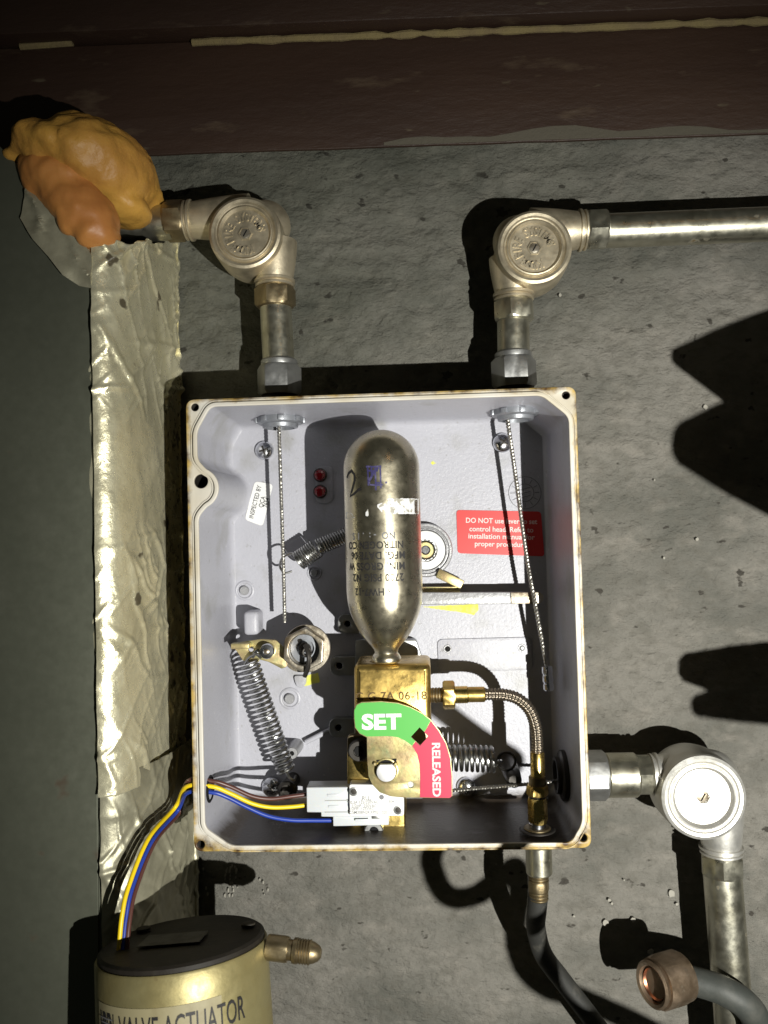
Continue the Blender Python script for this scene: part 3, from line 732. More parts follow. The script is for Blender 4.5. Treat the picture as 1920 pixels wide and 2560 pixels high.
def elbow(cx, cy, sgn, label, matn, end_h, end_v, lettering=True, hC=CH, rc=92, nutm='pipe_steel', vh=None):
    # drum with a round cap; one arm leaves sideways along the top tangent, one leaves downwards
    s = mmpx(0.06); c = P(cx, cy, 0.060); base = Vector((c.x, -0.0, c.z)); R = rc * s
    t = thing('pulley_elbow', label, 'pipe elbow', W(c.x, c.z - R, 0.02))
    g = G()
    g.lathe(W(c.x, c.z, 0.022), NN, [(R * 0.86, 0), (R * 0.98, 0.004), (R * 1.03, 0.012), (R * 1.03, 0.030), (R * 0.99, 0.036)], 48)
    eh = P(*end_h, hC); ev = P(*end_v, hC); ra = 0.0125
    dh = Vector((sgn, 0, 0.0)); hs_ = W(c.x, eh.z, hC); vs = W(ev.x, c.z, hC)
    # arms swell into the drum
    ph = [hs_.lerp(eh, k / 10) for k in range(11)]; pv = [vs.lerp(ev, k / 10) for k in range(11)]
    g.tube(ph, lambda q: ra * (1.28 - 0.30 * q ** 1.5), 32); g.tube(pv, lambda q: ra * (1.28 - 0.30 * q ** 1.5), 32)
    # web filling the outer corner between both arms
    co = W(ev.x, eh.z, hC); g.ball(co.lerp(W(c.x, c.z, hC), 0.35), (R * 0.72, R * 0.72, 0.017), 32, 16)
    g.build('body', matn, t, angle=50)
    prof = [(R * 1.0, 0.0), (R * 1.02, 0.0012), (R * 1.0, 0.0042), (R * 0.93, 0.0050), (R * 0.86, 0.0046), (R * 0.82, 0.0034), (R * 0.79, 0.0032), (R * 0.76, 0.0044), (R * 0.73, 0.0046), (R * 0.69, 0.0034), (R * 0.66, 0.0024), (R * 0.20, 0.0024), (R * 0.16, 0.0024)]
    cap = G().lathe(W(c.x, c.z, 0.0575), NN, prof, 64).build('cap', matn, t, angle=28)
    k = W(c.x, c.z, 0.0575 + 0.0024)
    G().lathe(k, NN, [(R * 0.20, -0.0002), (R * 0.20, 0.0009), (R * 0.165, 0.0010), (R * 0.15, 0.0002)], 6).build('screw_seat', matn, cap, angle=15)
    sc_ = G().lathe(k, NN, [(R * 0.135, 0.0), (R * 0.135, 0.0006), (R * 0.11, 0.0008)], 20).build('screw', 'grimy_steel', cap)
    d = Vector((0.5, 0, 0.87)); G().box(k + Vector((0, -0.0008, 0)), (R * 0.2, R * 0.035, 0.0003), 0, d, Vector((-d.z, 0, d.x)), NN).build('slot', 'black_matte', cap)
    if lettering:
        g = G()
        def arc(word, a0, a1):
            for i, ch in enumerate(word):
                a = math.radians(a0 + (a1 - a0) * i / (len(word) - 1)); Y = Vector((math.cos(a), 0, math.sin(a))); X = Vector((math.sin(a), 0, -math.cos(a)))
                v, f = text_mesh(ch, 0.0078, 0.0010, 0.00018, xs=0.82); g.raw(v, f, k + Y * (R * 0.455) + Vector((0, -0.00025, 0)), X, Y, NN)
        arc('KIDDE', 289, 233); arc('FIRE', 205, 151); arc('SYSTEMS', 117, 14)
        g.build('embossed_lettering', matn, cap)
    for e, o_, dd in ((eh, hs_, (eh - hs_).normalized()), (ev, vs, (ev - vs).normalized())):
        G().lathe(e - dd * 0.0015, dd, [(ra * 0.9, 0), (ra * 1.12, 0.0006), (ra * 1.12, 0.0022), (ra * 0.98, 0.0028), (ra * 0.98, 0.0036), (ra * 1.08, 0.0040), (ra * 1.08, 0.0052), (ra * 0.9, 0.0056)], 36).build('flange_ring', matn, t)
        nt_ = G().hexn(e + dd * 0.004, dd, ra * 1.16, 0.0135, 0.10, rot=0.3).build('compression_nut', nutm, t)
        G().lathe(e + dd * 0.0172, dd, [(ra * 0.98, 0), (ra * 0.98, 0.0008), (PR, 0.0012)], 30).build('nut_lip', nutm, nt_)
    return t
elbow(613, 584, -1, 'dull nickel elbow with embossed round cap beside the orange foam', 'cast_nickel', (478, 551), (687, 705), nutm='brass_old')
elbow(1336, 620, 1, 'dull nickel elbow with embossed round cap at the long pipe', 'cast_nickel', (1450, 576), (1284, 738), nutm='pipe_steel')
elbow(1757, 1992, -1, 'bright silver elbow with smooth round cap at lower right', 'cast_silver', (1640, 1936), (1803, 2118), lettering=False, rc=101, nutm='pipe_steel')
# hub between the box side and the silver elbow
t = thing('side_connector', 'grey steel hub joining the box side to the silver elbow', 'connector', W(0.098, -0.1745, 0.04))
a = W(0.0982, P(1500, 1938, CH).z, CH); X1 = Vector((1, 0, 0)); s = mmpx(CH)
G().thread(a - X1 * 0.004, X1, 0.0125, 0.009, 5).build('thread', 'zinc_die', t)
G().hexn(a + X1 * 0.0045, X1, 62 * s, 0.0150, 0.10, rot=0.2).build('hex_body', 'zinc_die', t)
G().lathe(a + X1 * 0.0195, X1, [(50 * s, 0), (53 * s, 0.001), (53 * s, 0.0190), (50 * s, 0.0202)], 36).build('sleeve', 'pipe_steel', t)
G().lathe(W(0.0905, a.z, 0.040), Vector((-1, 0, 0)), [(0.0115, -0.003), (0.0165, -0.003), (0.0165, 0.002), (0.0150, 0.003), (0.0122, 0.0032), (0.012, 0.006), (0.0098, 0.006), (0.0095, 0.0)], 40, cap0=False, cap1=False).build('lock_nut', 'dark_steel', t)
# ================================================================== INSIDE THE BOX
# ------------------------------------------------------------------ pull cables
def cable(pts, r, label, extra=None, name='pull_cable'):
    t = thing(name, label, 'cable', Vector(pts[0]))
    pp = smooth_path(pts, 60)
    G().tube(pp, r, 12, mod=lambda a, L: 0.22 * r * math.cos(3 * (a + L * 900))).build('strand', 'cable_steel', t)
    if extra: extra(t)
    return t
cable([P(692, 990, CH), P(697, 1070, CH), P(703, 1250, 0.041), P(708, 1400, 0.041), P(712, 1556, 0.040)], 0.00118, 'thin steel cable hanging straight down from the left lock nut')
def crimp(t):
    a, b = P(1367, 1664, 0.040), P(1372, 1726, 0.040); d = (b - a).normalized(); L = (b - a).length
    G().lathe(a, d, [(0.0022, 0), (0.0034, 0.0006), (0.0036, L * 0.28), (0.0029, L * 0.36), (0.0034, L * 0.44), (0.0036, L * 0.62), (0.0028, L * 0.70), (0.0034, L * 0.78), (0.0034, L * 0.96), (0.0028, L)], 20).build('crimp_sleeve', 'zinc_bright', t)
cable([P(1262, 985, CH), P(1268, 1045, CH), P(1290, 1200, 0.041), P(1318, 1400, 0.041), P(1340, 1520, 0.041), P(1368, 1672, 0.040)], 0.00135, 'steel cable slanting past the red sticker to a crimped sleeve', crimp)
def loop_end(t): pass
cable([P(1110, 1981, 0.088), P(1132, 1976, 0.086), P(1250, 1966, 0.066), P(1340, 1958, 0.050), P(1420, 1948, 0.041), P(1480, 1940, 0.041)], 0.00105, 'short steel cable running right from the dial plate into the box side')
# ------------------------------------------------------------------ springs
def spring(name, label, p0, p1, R, r, turns, hook0=None, hook1=None, matn='spring_steel', R1=None, plus=None):
    t = thing(name, label, 'spring', p0)
    G().tube(helix(p0, p1, R, turns, 18, R1), r, 8).build('coil', matn, t)
    for hk in (hook0, hook1):
        if hk: G().tube(smooth_path(hk, 6), r, 8).build('hook', matn, t)
    if plus: plus(t)
    return t
spring('tension_spring', 'long tension spring leaning down the left side of the box', P(624, 1655, 0.044), P(716, 1930, 0.040), 0.0058, 0.00095, 23,
       [P(612, 1660, 0.044), P(622, 1645, 0.046), P(640, 1635, 0.048), P(652, 1645, 0.046)], [P(716, 1930, 0.046), P(724, 1945, 0.047), P(735, 1950, 0.044), P(740, 1940, 0.040)])
def inner_coil(t): G().tube(helix(P(795, 1368, 0.034), P(880, 1332, 0.034), 0.0050, 14, 16), 0.0009, 8).build('inner_coil', 'spring_steel', t)
spring('tension_spring', 'short tight coil spring slanting behind the gas cylinder', P(744, 1403, 0.034), P(792, 1372, 0.034), 0.0064, 0.00080, 9,
       [P(742, 1385, 0.034), P(722, 1385, 0.038), P(704, 1398, 0.039), P(700, 1418, 0.036), P(712, 1432, 0.033), P(730, 1428, 0.032)], plus=inner_coil)
def eye(t):
    c = P(1266, 1903, 0.05); G().tube([c + Vector((math.cos(a), 0, math.sin(a))) * 0.0058 for a in [2 * math.pi * k / 30 for k in range(30)]], 0.0009, 8, closed=True).build('eye', 'dark_steel', t)
spring('tension_spring', 'fat bright coil spring to the right of the red dial plate', P(1118, 1894, 0.050), P(1238, 1898, 0.050), 0.0076, 0.0013, 9, None,
       [P(1238, 1915, 0.056), P(1246, 1905, 0.056), P(1252, 1903, 0.052)], plus=eye)
t = thing('spring_post', 'dark round post holding the eye of the fat coil spring', 'post', P(1266, 1903, FLOOR))
a = P(1268, 1905, FLOOR); G().lathe(a, NN, [(0.0062, 0), (0.0058, 0.030), (0.0050, 0.044), (0.0036, 0.046)], 24).build('shaft', 'dark_steel', t)
t = thing('spring_post', 'black post at the bottom of the long left spring', 'post', P(733, 1946, FLOOR))
a = P(733, 1948, FLOOR); G().lathe(a, NN, [(0.0050, 0), (0.0050, 0.020), (0.0066, 0.021), (0.0066, 0.027), (0.0045, 0.029), (0.0040, 0.024)], 24).build('shaft', 'dark_steel', t)
# ------------------------------------------------------------------ latch on the left
t = thing('latch', 'yellow zinc latch with a roller and a big grimy hexagonal bushing', 'latch', P(765, 1621, FLOOR))
arm = px2([(583, 1618), (587, 1608), (618, 1603), (652, 1598), (690, 1600), (712, 1622), (716, 1668), (704, 1672), (672, 1655), (645, 1648), (628, 1656), (607, 1652), (596, 1634)], 0.042)
hole = px2([(x, y) for x, y in circ((627, 1623), 7, 14)], 0.042)
G().plate([round_poly(arm, 0.001, 3), hole], 0.0400, 0.0420, 0.0003).build('arm', 'yellow_zinc', t)
G().box(P(603, 1614, 0.046), (0.0125, 0.0036, 0.008), 0.0005).build('tab', 'yellow_zinc', t)
G().box(P(638, 1634, 0.044), (0.0065, 0.0028, 0.004), 0.0005, Vector((0.7, 0, 0.7)), Vector((-0.7, 0, 0.7)), NN).build('clip', 'zinc_bright', t)
c = P(672, 1625, 0.042); s = mmpx(0.05)
ro = G().lathe(c, NN, [(18.5 * s, 0), (19 * s, 0.001), (19 * s, 0.0075), (17.5 * s, 0.0085), (9 * s, 0.0087), (8.5 * s, 0.0080)], 30).build('roller', 'zinc_bright', t)
G().lathe(c + Vector((0, -0.008, 0)), NN, [(6.5 * s, 0), (6.5 * s, 0.001), (3 * s, 0.0014)], 14).build('roller_pin', 'grimy_steel', ro)
c = P(766, 1621, FLOOR)
G().lathe(c, NN, [(0.0125, 0), (0.0125, 0.028)], 36).build('bushing_barrel', 'grimy_steel', t)
c2 = P(768, 1620, 0.040)
G().lathe(c2, NN, [(0.0100, 0), (0.0160, 0.0003), (0.0162, 0.0014), (0.0158, 0.0024), (0.0100, 0.0026)], 44, cap0=False, cap1=False).build('washer', 'grimy_steel', t)
c3 = P(764, 1621, 0.0425); g = G()
hx = [(c3.x + 0.0152 * math.cos(a), c3.z + 0.0152 * math.sin(a)) for a in [math.radians(25 + 60 * k) for k in range(6)]]
G().plate([round_poly(hx, 0.0015, 3), circ((c3.x, c3.z), 0.0103, 32)], 0.0425, 0.0515, 0.0007).build('hex_nut', 'grimy_steel', t)
G().lathe(c3 + Vector((0, 0.002, 0)), NN, [(0.0101, 0), (0.0100, 0.0030), (0.0060, 0.0032), (0.0055, 0.0005)], 30).build('bore', 'lock_grey', t)
c4 = P(762, 1622, 0.046)
G().tube(helix(c4, P(768, 1632, 0.056), 0.0036, 4, 16, 0.0026), 0.0007, 7).build('bore_spring', 'dark_steel', t)
G().tube(smooth_path([P(763, 1612, 0.054), P(772, 1640, 0.057), P(770, 1668, 0.055), P(762, 1690, 0.050)], 8), 0.0016, 10).build('release_pin', 'dark_steel', t)
tg = round_poly(px2([(734, 1690), (765, 1690), (765, 1708), (757, 1720), (744, 1720), (737, 1708)], 0.016), 0.002, 4)
G().plate([tg], 0.0125, 0.0150, 0.0004).build('tail', 'box_paint', t)
# ------------------------------------------------------------------ standoff post and thin rod
t = thing('standoff_post', 'small round pale post beside the long left spring', 'post', P(745, 1868, FLOOR))
a = P(742, 1863, FLOOR); s = mmpx(0.035)
G().lathe(a, NN, [(18 * s, 0), (15 * s, 0.020), (15 * s, 0.022), (13.5 * s, 0.0228), (6 * s, 0.0228), (5.5 * s, 0.018)], 26).build('barrel', 'cast_grey', t)
G().tube([P(764, 1856, 0.017), P(838, 1818, 0.017)], 0.0018, 10).build('rib', 'box_paint', t)
G().lathe(a + Vector((0, -0.0215, 0)), NN, [(5.5 * s, 0), (3 * s, 0.0012)], 14).build('bore', 'black_matte', t)
# ------------------------------------------------------------------ lever bar and reset dial behind the cylinder
t = thing('lever_bar', 'flat grey lever bar sticking out right from behind the gas cylinder', 'lever', P(1100, 1494, 0.03))
bar = round_poly(px2([(935, 1482), (1350, 1480), (1359, 1488), (1359, 1502), (1350, 1509), (935, 1514)], 0.034), [0.0, 0.0018, 0.0018, 0.0018, 0.0018, 0.0], 4)
G().plate([bar], 0.030, 0.034, 0.0005).build('bar', 'cast_grey', t)
tip = round_poly(px2([(1276, 1481), (1350, 1480), (1359, 1488), (1359, 1502), (1350, 1509), (1278, 1510)], 0.0352), [0.0, 0.0018, 0.0018, 0.0018, 0.0018, 0.0], 4)
G().plate([tip], 0.0340, 0.0352, 0.0004).build('worn_tip', 'grimy_steel', t, label='bare worn tip of the lever')
G().plate([px2([(940, 1470), (1150, 1466), (1150, 1480), (940, 1484)], 0.022)], 0.014, 0.022, 0.0005).build('slide', 'yellow_zinc', t)
t = thing('reset_dial', 'round dial with a ball race half hidden behind the gas cylinder', 'dial', P(1066, 1374, FLOOR))
c = P(1064, 1375, FLOOR); s = mmpx(0.022)
G().lathe(c, NN, [(68 * s, 0), (68 * s, 0.006), (65 * s, 0.0072), (60 * s, 0.0072), (58 * s, 0.0050), (55 * s, 0.0052), (54 * s, 0.0066), (52 * s, 0.0066), (50 * s, 0.003)], 56).build('housing', 'cast_grey', t, angle=25)
G().lathe(c, NN, [(50 * s, 0.0028), (49 * s, 0.0074), (47 * s, 0.0080), (30 * s, 0.0080), (29 * s, 0.0060)], 48).build('race', 'switch_white', t)
br = G().lathe(c, NN, [(29 * s, 0.0058), (20 * s, 0.0062)], 40).build('race_groove', 'black_matte', t)
for k in range(16):
    a = 2 * math.pi * k / 16; G().ball(c + Vector((math.cos(a) * 25 * s, -0.0066, math.sin(a) * 25 * s)), (2.6 * s,) * 3, 8, 6).build('ball', 'zinc_bright', br)
G().lathe(c, NN, [(21 * s, 0.005), (21 * s, 0.0082), (19 * s, 0.0088), (12 * s, 0.0088), (11 * s, 0.0070)], 30).build('hub', 'yellow_zinc', t)
G().lathe(c, NN, [(11 * s, 0.0068), (11 * s, 0.0094), (8 * s, 0.0100)], 22).build('hub_pin', 'zinc_bright', t)
d = (P(1158, 1462, 0.022) - P(1096, 1432, 0.022)); 
G().box((P(1158, 1463, 0.0215) + P(1092, 1432, 0.0215)) / 2, (d.length, 0.0065, 0.0025), 0.0006, d.normalized(), NN.cross(d.normalized()), NN).build('pointer', 'yellow_zinc', t)
# ------------------------------------------------------------------ two red lamps
for y, lb in ((1188, 'upper red indicator lamp in the shadow of the gas cylinder'), (1229, 'lower red indicator lamp in the shadow of the gas cylinder')):
    t = thing('indicator_lamp', lb, 'lamp', P(801, y, FLOOR + 0.001), 'red indicator lamps')
    c = P(801, y, FLOOR + 0.0012)
    G().lathe(c, NN, [(0.0050, 0), (0.0050, 0.0014), (0.0042, 0.0018)], 24).build('bezel', 'dark_steel', t)
    G().lathe(c, NN, [(0.0040, 0.001), (0.0040, 0.0035), (0.0034, 0.0050), (0.0020, 0.0058)], 24).build('lens', 'led_red', t)
# ------------------------------------------------------------------ mechanism bracket in the shadow behind the valve
t = thing('mounting_bracket', 'grey mounting bracket with drilled ears behind the brass valve', 'bracket', P(890, 1960, FLOOR))
body = px2([(888, 1600), (1040, 1600), (1060, 1660), (1060, 2000), (888, 2000)], 0.024)
G().plate([round_poly(body, 0.002, 3)], FLOOR, 0.022, 0.0006).build('plate', 'zinc_die', t)
for (x, y, w) in ((848, 1665, 44), (846, 1820, 46), (868, 1560, 30)):
    e = round_poly(px2([(x - 24, y - 24), (x + w, y - 24), (x + w, y + 24), (x - 24, y + 24)], 0.020), [0.006, 0.0, 0.0, 0.006], 5)
    q = P(x, y, 0.020); G().plate([e, circ((q.x, q.z), 0.0023, 16)], FLOOR, 0.0195, 0.0005).build('ear', 'zinc_die', t)
    G().lathe(W(q.x, q.z, FLOOR + 0.001), NN, [(0.0022, 0), (0.0022, 0.0004)], 14).build('ear_hole', 'black_matte', t)
# ------------------------------------------------------------------ brass valve block
BH = 0.084
t = thing('brass_valve', 'brass valve block under the gas cylinder with stamped marks', 'valve', P(960, 2086, 0.05))
p = px2([(884, 1662), (1077, 1660), (1078, 1812), (885, 1814)], BH)
G().plate([round_poly(p, 0.0040, 6)], 0.040, BH, 0.0042).build('body', 'brass', t, angle=50)
G().plate([round_poly(px2([(886, 1800), (1079, 1800), (1082, 1925), (886, 1925)], 0.052), 0.002, 4)], 0.022, 0.052, 0.001).build('lower_body', 'brass_old', t, angle=50)
q = px2([(869, 1890), (1012, 1890), (1014, 2084), (896, 2086), (870, 2060)], 0.060)
G().plate([round_poly(q, [0.001, 0.001, 0.004, 0.004, 0.006], 5)], 0.020, 0.060, 0.0014).build('base', 'brass_bright', t, angle=40)
G().plate([round_poly(px2([(868, 1850), (930, 1850), (930, 1990), (868, 1990)], 0.066), 0.001, 3)], 0.058, 0.066, 0.0008).build('spacer', 'brass_bright', t)
for body_, x, y, sz in (('C G 7A 06-18', 978, 1741, 0.0072),):
    v, f = text_mesh(body_, sz, 0.0004, 0.00005, spacing=1.08)
    G().raw(v, f, P(x, y, BH) + Vector((0, -0.0001, 0)), NX * 1, NY, NN).build('stamped_mark', 'stamp_dark', t, label='stamped marks on the brass front')
def socket_screw(c, R, L, parent, matn, name='socket_screw'):
    o = G().lathe(c, NN, [(R * 0.96, 0), (R, 0.0006), (R, L - 0.0008), (R * 0.9, L), (R * 0.52, L), (R * 0.50, L - 0.0016)], 30).build(name, matn, parent)
    G().lathe(c + NN * (L - 0.0014), NN, [(R * 0.50, 0), (R * 0.46, 0.0006)], 6).build('socket', 'black_matte', o)
socket_screw(P(899, 1870, 0.070), 0.0066, 0.0085, t, 'dark_steel')
socket_screw(P(936, 2070, 0.0605), 0.0062, 0.0070, t, 'zinc_die')
G().plate([round_poly(px2([(868, 1838), (928, 1838), (928, 1905), (890, 1905), (868, 1890)], 0.070), 0.003, 4)], 0.064, 0.070, 0.0006).build('ear', 'brass_old', t)
G().lathe(P(963, 1668, 0.070), Vector((0, 0, 1)), [(0.0115, 0), (0.0115, 0.003), (0.0095, 0.0042)], 32).build('socket_collar', 'brass', t)
# ------------------------------------------------------------------ gas cylinder
CY = 0.080
A, B = P(966, 1656, CY), P(951, 1075, CY); axv = (B - A).normalized(); Lc = (B - A).length
t = thing('gas_cylinder', 'shiny nickel gas cylinder standing upside down on the brass valve', 'gas cylinder', A)
pxs = Lc / 581.0
def rad(y):
    tab = [(1656, 29), (1652, 35), (1645, 37), (1638, 34), (1632, 29), (1624, 30), (1612, 39), (1600, 50), (1586, 60.5), (1572, 68.5), (1557, 76), (1542, 82.5), (1528, 87.5), (1512, 91.3), (1496, 93.6), (1478, 94.8), (1455, 95), (1430, 95), (1172, 95)]
    return tab
prof = [(r * pxs, (1656 - y) * pxs) for y, r in rad(0)] + [(95 * math.cos(a) * pxs, (1656 - 1172 + 97 * math.sin(a)) * pxs) for a in [math.radians(q) for q in (6, 13, 21, 29, 37, 45, 53, 61, 69, 76, 82, 87)]]
cylb = G().lathe(A, axv, prof, 96).build('bottle', 'nickel', t, angle=40)
cu, cw = None, None
Zc = axv; Yc = NN - axv * NN.dot(axv); Yc.normalize(); Xc = Zc.cross(Yc); Xc = Xc if Xc.x > 0 else -Xc
Rb = 95 * pxs
def wrap(lift):
    def fn(w):
        d = w - A; x = d.dot(Xc); y = d.dot(Zc); z = d.dot(Yc)
        rr = Rb
        yy = 1656 - y / pxs
        if yy > 1430:
            tb = rad(0)
            for (y0, r0), (y1, r1) in zip(tb, tb[1:]):
                if y1 <= yy <= y0: rr = (r0 + (r1 - r0) * (y0 - yy) / (y0 - y1)) * pxs; break
        a = x / Rb; r_ = rr + lift + z
        return A + Zc * y + Xc * (math.sin(a) * r_) + Yc * (math.cos(a) * r_)
    return fn
def cyl_pt(px, py):     # flat (unrolled) place of a pixel on the cylinder
    x = max(-0.98, min(0.98, (px - (951 + (py - 1075) * 15 / 581.0)) / 95.0))
    return A + Xc * (math.asin(x) * Rb) + Zc * ((1656 - py) * pxs)
for body_, cxp, y, sz in (('NO  - :  . 1 S', 935, 1340, 0.0055), ('NITROGEN CO', 937, 1362, 0.0058), ('MFG. DATE 06', 945, 1387, 0.0060), ('MIN. GROSS W', 940, 1413, 0.0060), ('2700 PSIG N2', 946, 1440, 0.0060), ('3 HW7-12', 935, 1474, 0.0058)):
    v, f = text_mesh(body_, sz * 1.06, 0.00004, 0.00013, xs=0.88, spacing=1.06)
    G().raw(v, f, cyl_pt(cxp, y), -Xc, -Zc, Yc, wrap(0.00012)).build('printed_text', 'ink_grey' if body_.startswith('NO') else 'ink', cylb)
def stroke(pts, w, matn, nm):
    q = [cyl_pt(*p) for p in pts]; g = G(); n = len(q); v = []; f = []
    for i in range(n):
        d = (q[min(i + 1, n - 1)] - q[max(i - 1, 0)]).normalized(); s_ = d.cross(Yc); ww = w * (0.8 + 0.35 * random.random())
        v += [q[i] + s_ * ww, q[i] - s_ * ww]
    for i in range(n - 1): f.append((2 * i, 2 * i + 1, 2 * i + 3, 2 * i + 2))
    fn = wrap(0.00012); g.v = [fn(p) for p in v]; g.f = f
    g.build(nm, matn, cylb)
stroke([(871, 1196), (876, 1186), (884, 1181), (891, 1190), (892, 1205), (888, 1220), (884, 1232), (880, 1243), (890, 1238), (900, 1230), (909, 1226)], 0.00095, 'ink', 'marker_stroke')
for x_, y_ in ((925, 1220), (934, 1196), (943, 1232), (955, 1228)): stroke([(x_, 1173 + random.random() * 6), (x_ + 1, 1195), (x_ + 2, y_)], 0.00050, 'ink_blue', 'marker_stroke')
for x0_, y0, x1_ in ((921, 1174, 958), (925, 1184, 950), (926, 1213, 972), (930, 1218, 962)): stroke([(x0_, y0), ((x0_ + x1_) / 2, y0 + 1.5), (x1_, y0 + 1)], 0.00055, 'ink_blue', 'marker_stroke')
stroke([(928, 1210), (938, 1192), (950, 1178)], 0.0007, 'ink_blue', 'marker_stroke')
def torn(pts, nm, lab):
    q = [cyl_pt(*p) for p in pts]; q2 = [((p - A).dot(Xc), (p - A).dot(Zc)) for p in q]
    q2 = resample(q2, 0.0009); q2 = [(x + 0.00035 * noise.noise(Vector((x * 900, z * 900, 1))), z + 0.00035 * noise.noise(Vector((x * 900, z * 900, 4)))) for x, z in q2]
    bm = bmesh.new(); 
    xs = [p[0] for p in q2]; x0, x1 = min(xs), max(xs)
    v, f = curve_mesh([q2], 0.00004, 0.0)
    G().raw(v, f, A, Xc, Zc, Yc, wrap(0.00012)).build(nm, 'torn_label', cylb, label=lab); bm.free()
for i in range(8):      # narrow slices so that the torn label follows the curve
    x0 = 948 + i * 12.3; x1 = x0 + 12.2
    torn([(x0, 1290 - (i < 3) * (3 - i) * 6), (x0, 1253 + (i < 2) * 14), (x1, 1252 + (i < 2) * 10), (x1, 1290 - (i < 2) * 4)], 'label_remnant', 'torn pale label remnant')
torn([(868, 1296), (869, 1280), (885, 1284), (892, 1296)], 'label_remnant', 'torn pale label remnant')
torn([(920, 1293), (921, 1284), (926, 1276), (927, 1293)], 'label_remnant', 'torn pale label remnant')
# ------------------------------------------------------------------ braided hose
HH = 0.0735
t = thing('braided_hose', 'braided steel hose with brass ends curving to the box floor', 'hose', P(1345, 2080, HH))
def fit(x0, x1, y, r, kind='lathe', matn='brass', nm='ferrule', rot=0.0):
    a, b = P(x0, y, HH), P(x1, y + (0), HH); a = Vector((a.x, -HH, P(1140, 1737, HH).z)); b = Vector((b.x, -HH, a.z)); d = b - a; s = mmpx(HH)
    if kind == 'hex': return G().hexn(a, d, r * s, d.length, 0.12, rot).build(nm, matn, t)
    if kind == 'thread': return G().thread(a, d, r * s, d.length, 5).build(nm, matn, t)
    return G().lathe(a, d, [(r * s * 0.9, 0), (r * s, 0.0006), (r * s, d.length - 0.0005), (r * s * 0.92, d.length)], 30).build(nm, matn, t)
fit(1072, 1110, 1737, 19, 'thread', 'brass_old', 'threaded_nipple'); fit(1107, 1137, 1737, 36, 'hex', 'brass', 'hex_nut', 0.5); fit(1135, 1170, 1737, 21, 'lathe', 'brass_bright', 'ferrule'); fit(1168, 1212, 1737, 19, 'lathe', 'brass', 'ferrule')
hz = P(1140, 1737, HH).z
hp = [Vector((P(1206, 1737, HH).x, -HH, hz)), Vector((P(1225, 1737, HH).x, -HH, hz))] + [P(x, y, HH) for x, y in ((1262, 1737), (1296, 1748), (1324, 1775), (1339, 1815), (1343, 1855), (1343, 1885))]
G().tube(smooth_path(hp, 60), 13.6 * mmpx(HH), 48, mod=lambda a, L: 0.00055 * math.cos(6 * a + L * 1500) * math.cos(6 * a - L * 1500)).build('braid', 'braid', t, angle=80)
def vfit(y0, y1, r, kind='lathe', matn='brass', nm='ferrule', rot=0.0):
    a, b = P(1343, y0, HH), P(1343, y1, HH); b = Vector((a.x, b.y, b.z)); d = b - a; s = mmpx(HH)
    if kind == 'hex': return G().hexn(a, d, r * s, d.length, 0.12, rot).build(nm, matn, t)
    return G().lathe(a, d, [(r * s * 0.92, 0), (r * s, 0.0006), (r * s, d.length - 0.0006), (r * s * 0.9, d.length)], 30).build(nm, matn, t)
vfit(1880, 1942, 17.5, 'lathe', 'brass_bright'); vfit(1940, 1966, 21, 'lathe', 'brass_old', 'collar'); vfit(1962, 1988, 27, 'hex', 'brass', 'hex_nut', 0.52); vfit(1987, 1995, 20, 'lathe', 'dark_steel', 'gap_ring')
vfit(1994, 2057, 24, 'hex', 'brass_bright', 'hex_union', 0.52); vfit(2055, 2069, 21, 'lathe', 'zinc_bright', 'steel_ring'); vfit(2067, 2073, 33, 'lathe', 'brass_old', 'washer'); vfit(2071, 2077, 44, 'lathe', 'dark_steel', 'gasket')
# below the box: the same line goes on
t = thing('hose_adapter', 'polished steel adapter and brass fitting below the box bottom', 'hose fitting', P(1345, 2260, 0.072))
def ofit(y0, y1, r0, matn, nm, kind='lathe'):
    a, b = P(1346, y0, 0.072), P(1346, y1, 0.072); b = Vector((a.x, b.y, b.z)); a = Vector((a.x, b.y, a.z)); d = b - a; s = mmpx(0.072)
    if kind == 'hex': G().hexn(a, d, r0 * s, d.length, 0.12, 0.4).build(nm, matn, t)
    elif kind == 'thread': G().thread(a, d, r0 * s, d.length, 3).build(nm, matn, t)
    else: G().lathe(a, d, [(r0 * s * 0.95, 0), (r0 * s, 0.0006), (r0 * s, d.length - 0.0008), (r0 * s * 0.93, d.length)], 36).build(nm, matn, t)
ofit(2112, 2184, 32, 'pipe_steel', 'barrel'); ofit(2183, 2203, 25, 'brass_old', 'thread', 'thread'); ofit(2201, 2226, 27, 'brass_old', 'hex_nut', 'hex'); ofit(2225, 2250, 24, 'brass_old', 'thread', 'thread')
hp = [P(1346, 2238, 0.072), P(1342, 2275, 0.069), P(1340, 2320, 0.060), P(1358, 2385, 0.050), P(1405, 2450, 0.044), P(1478, 2545, 0.042), P(1560, 2660, 0.042), P(1640, 2800, 0.045)]
G().tube(smooth_path(hp, 16), 23 * mmpx(0.05), 24).build('rubber_hose', 'rubber', label='black rubber hose trailing down right from the box bottom', cat='hose')
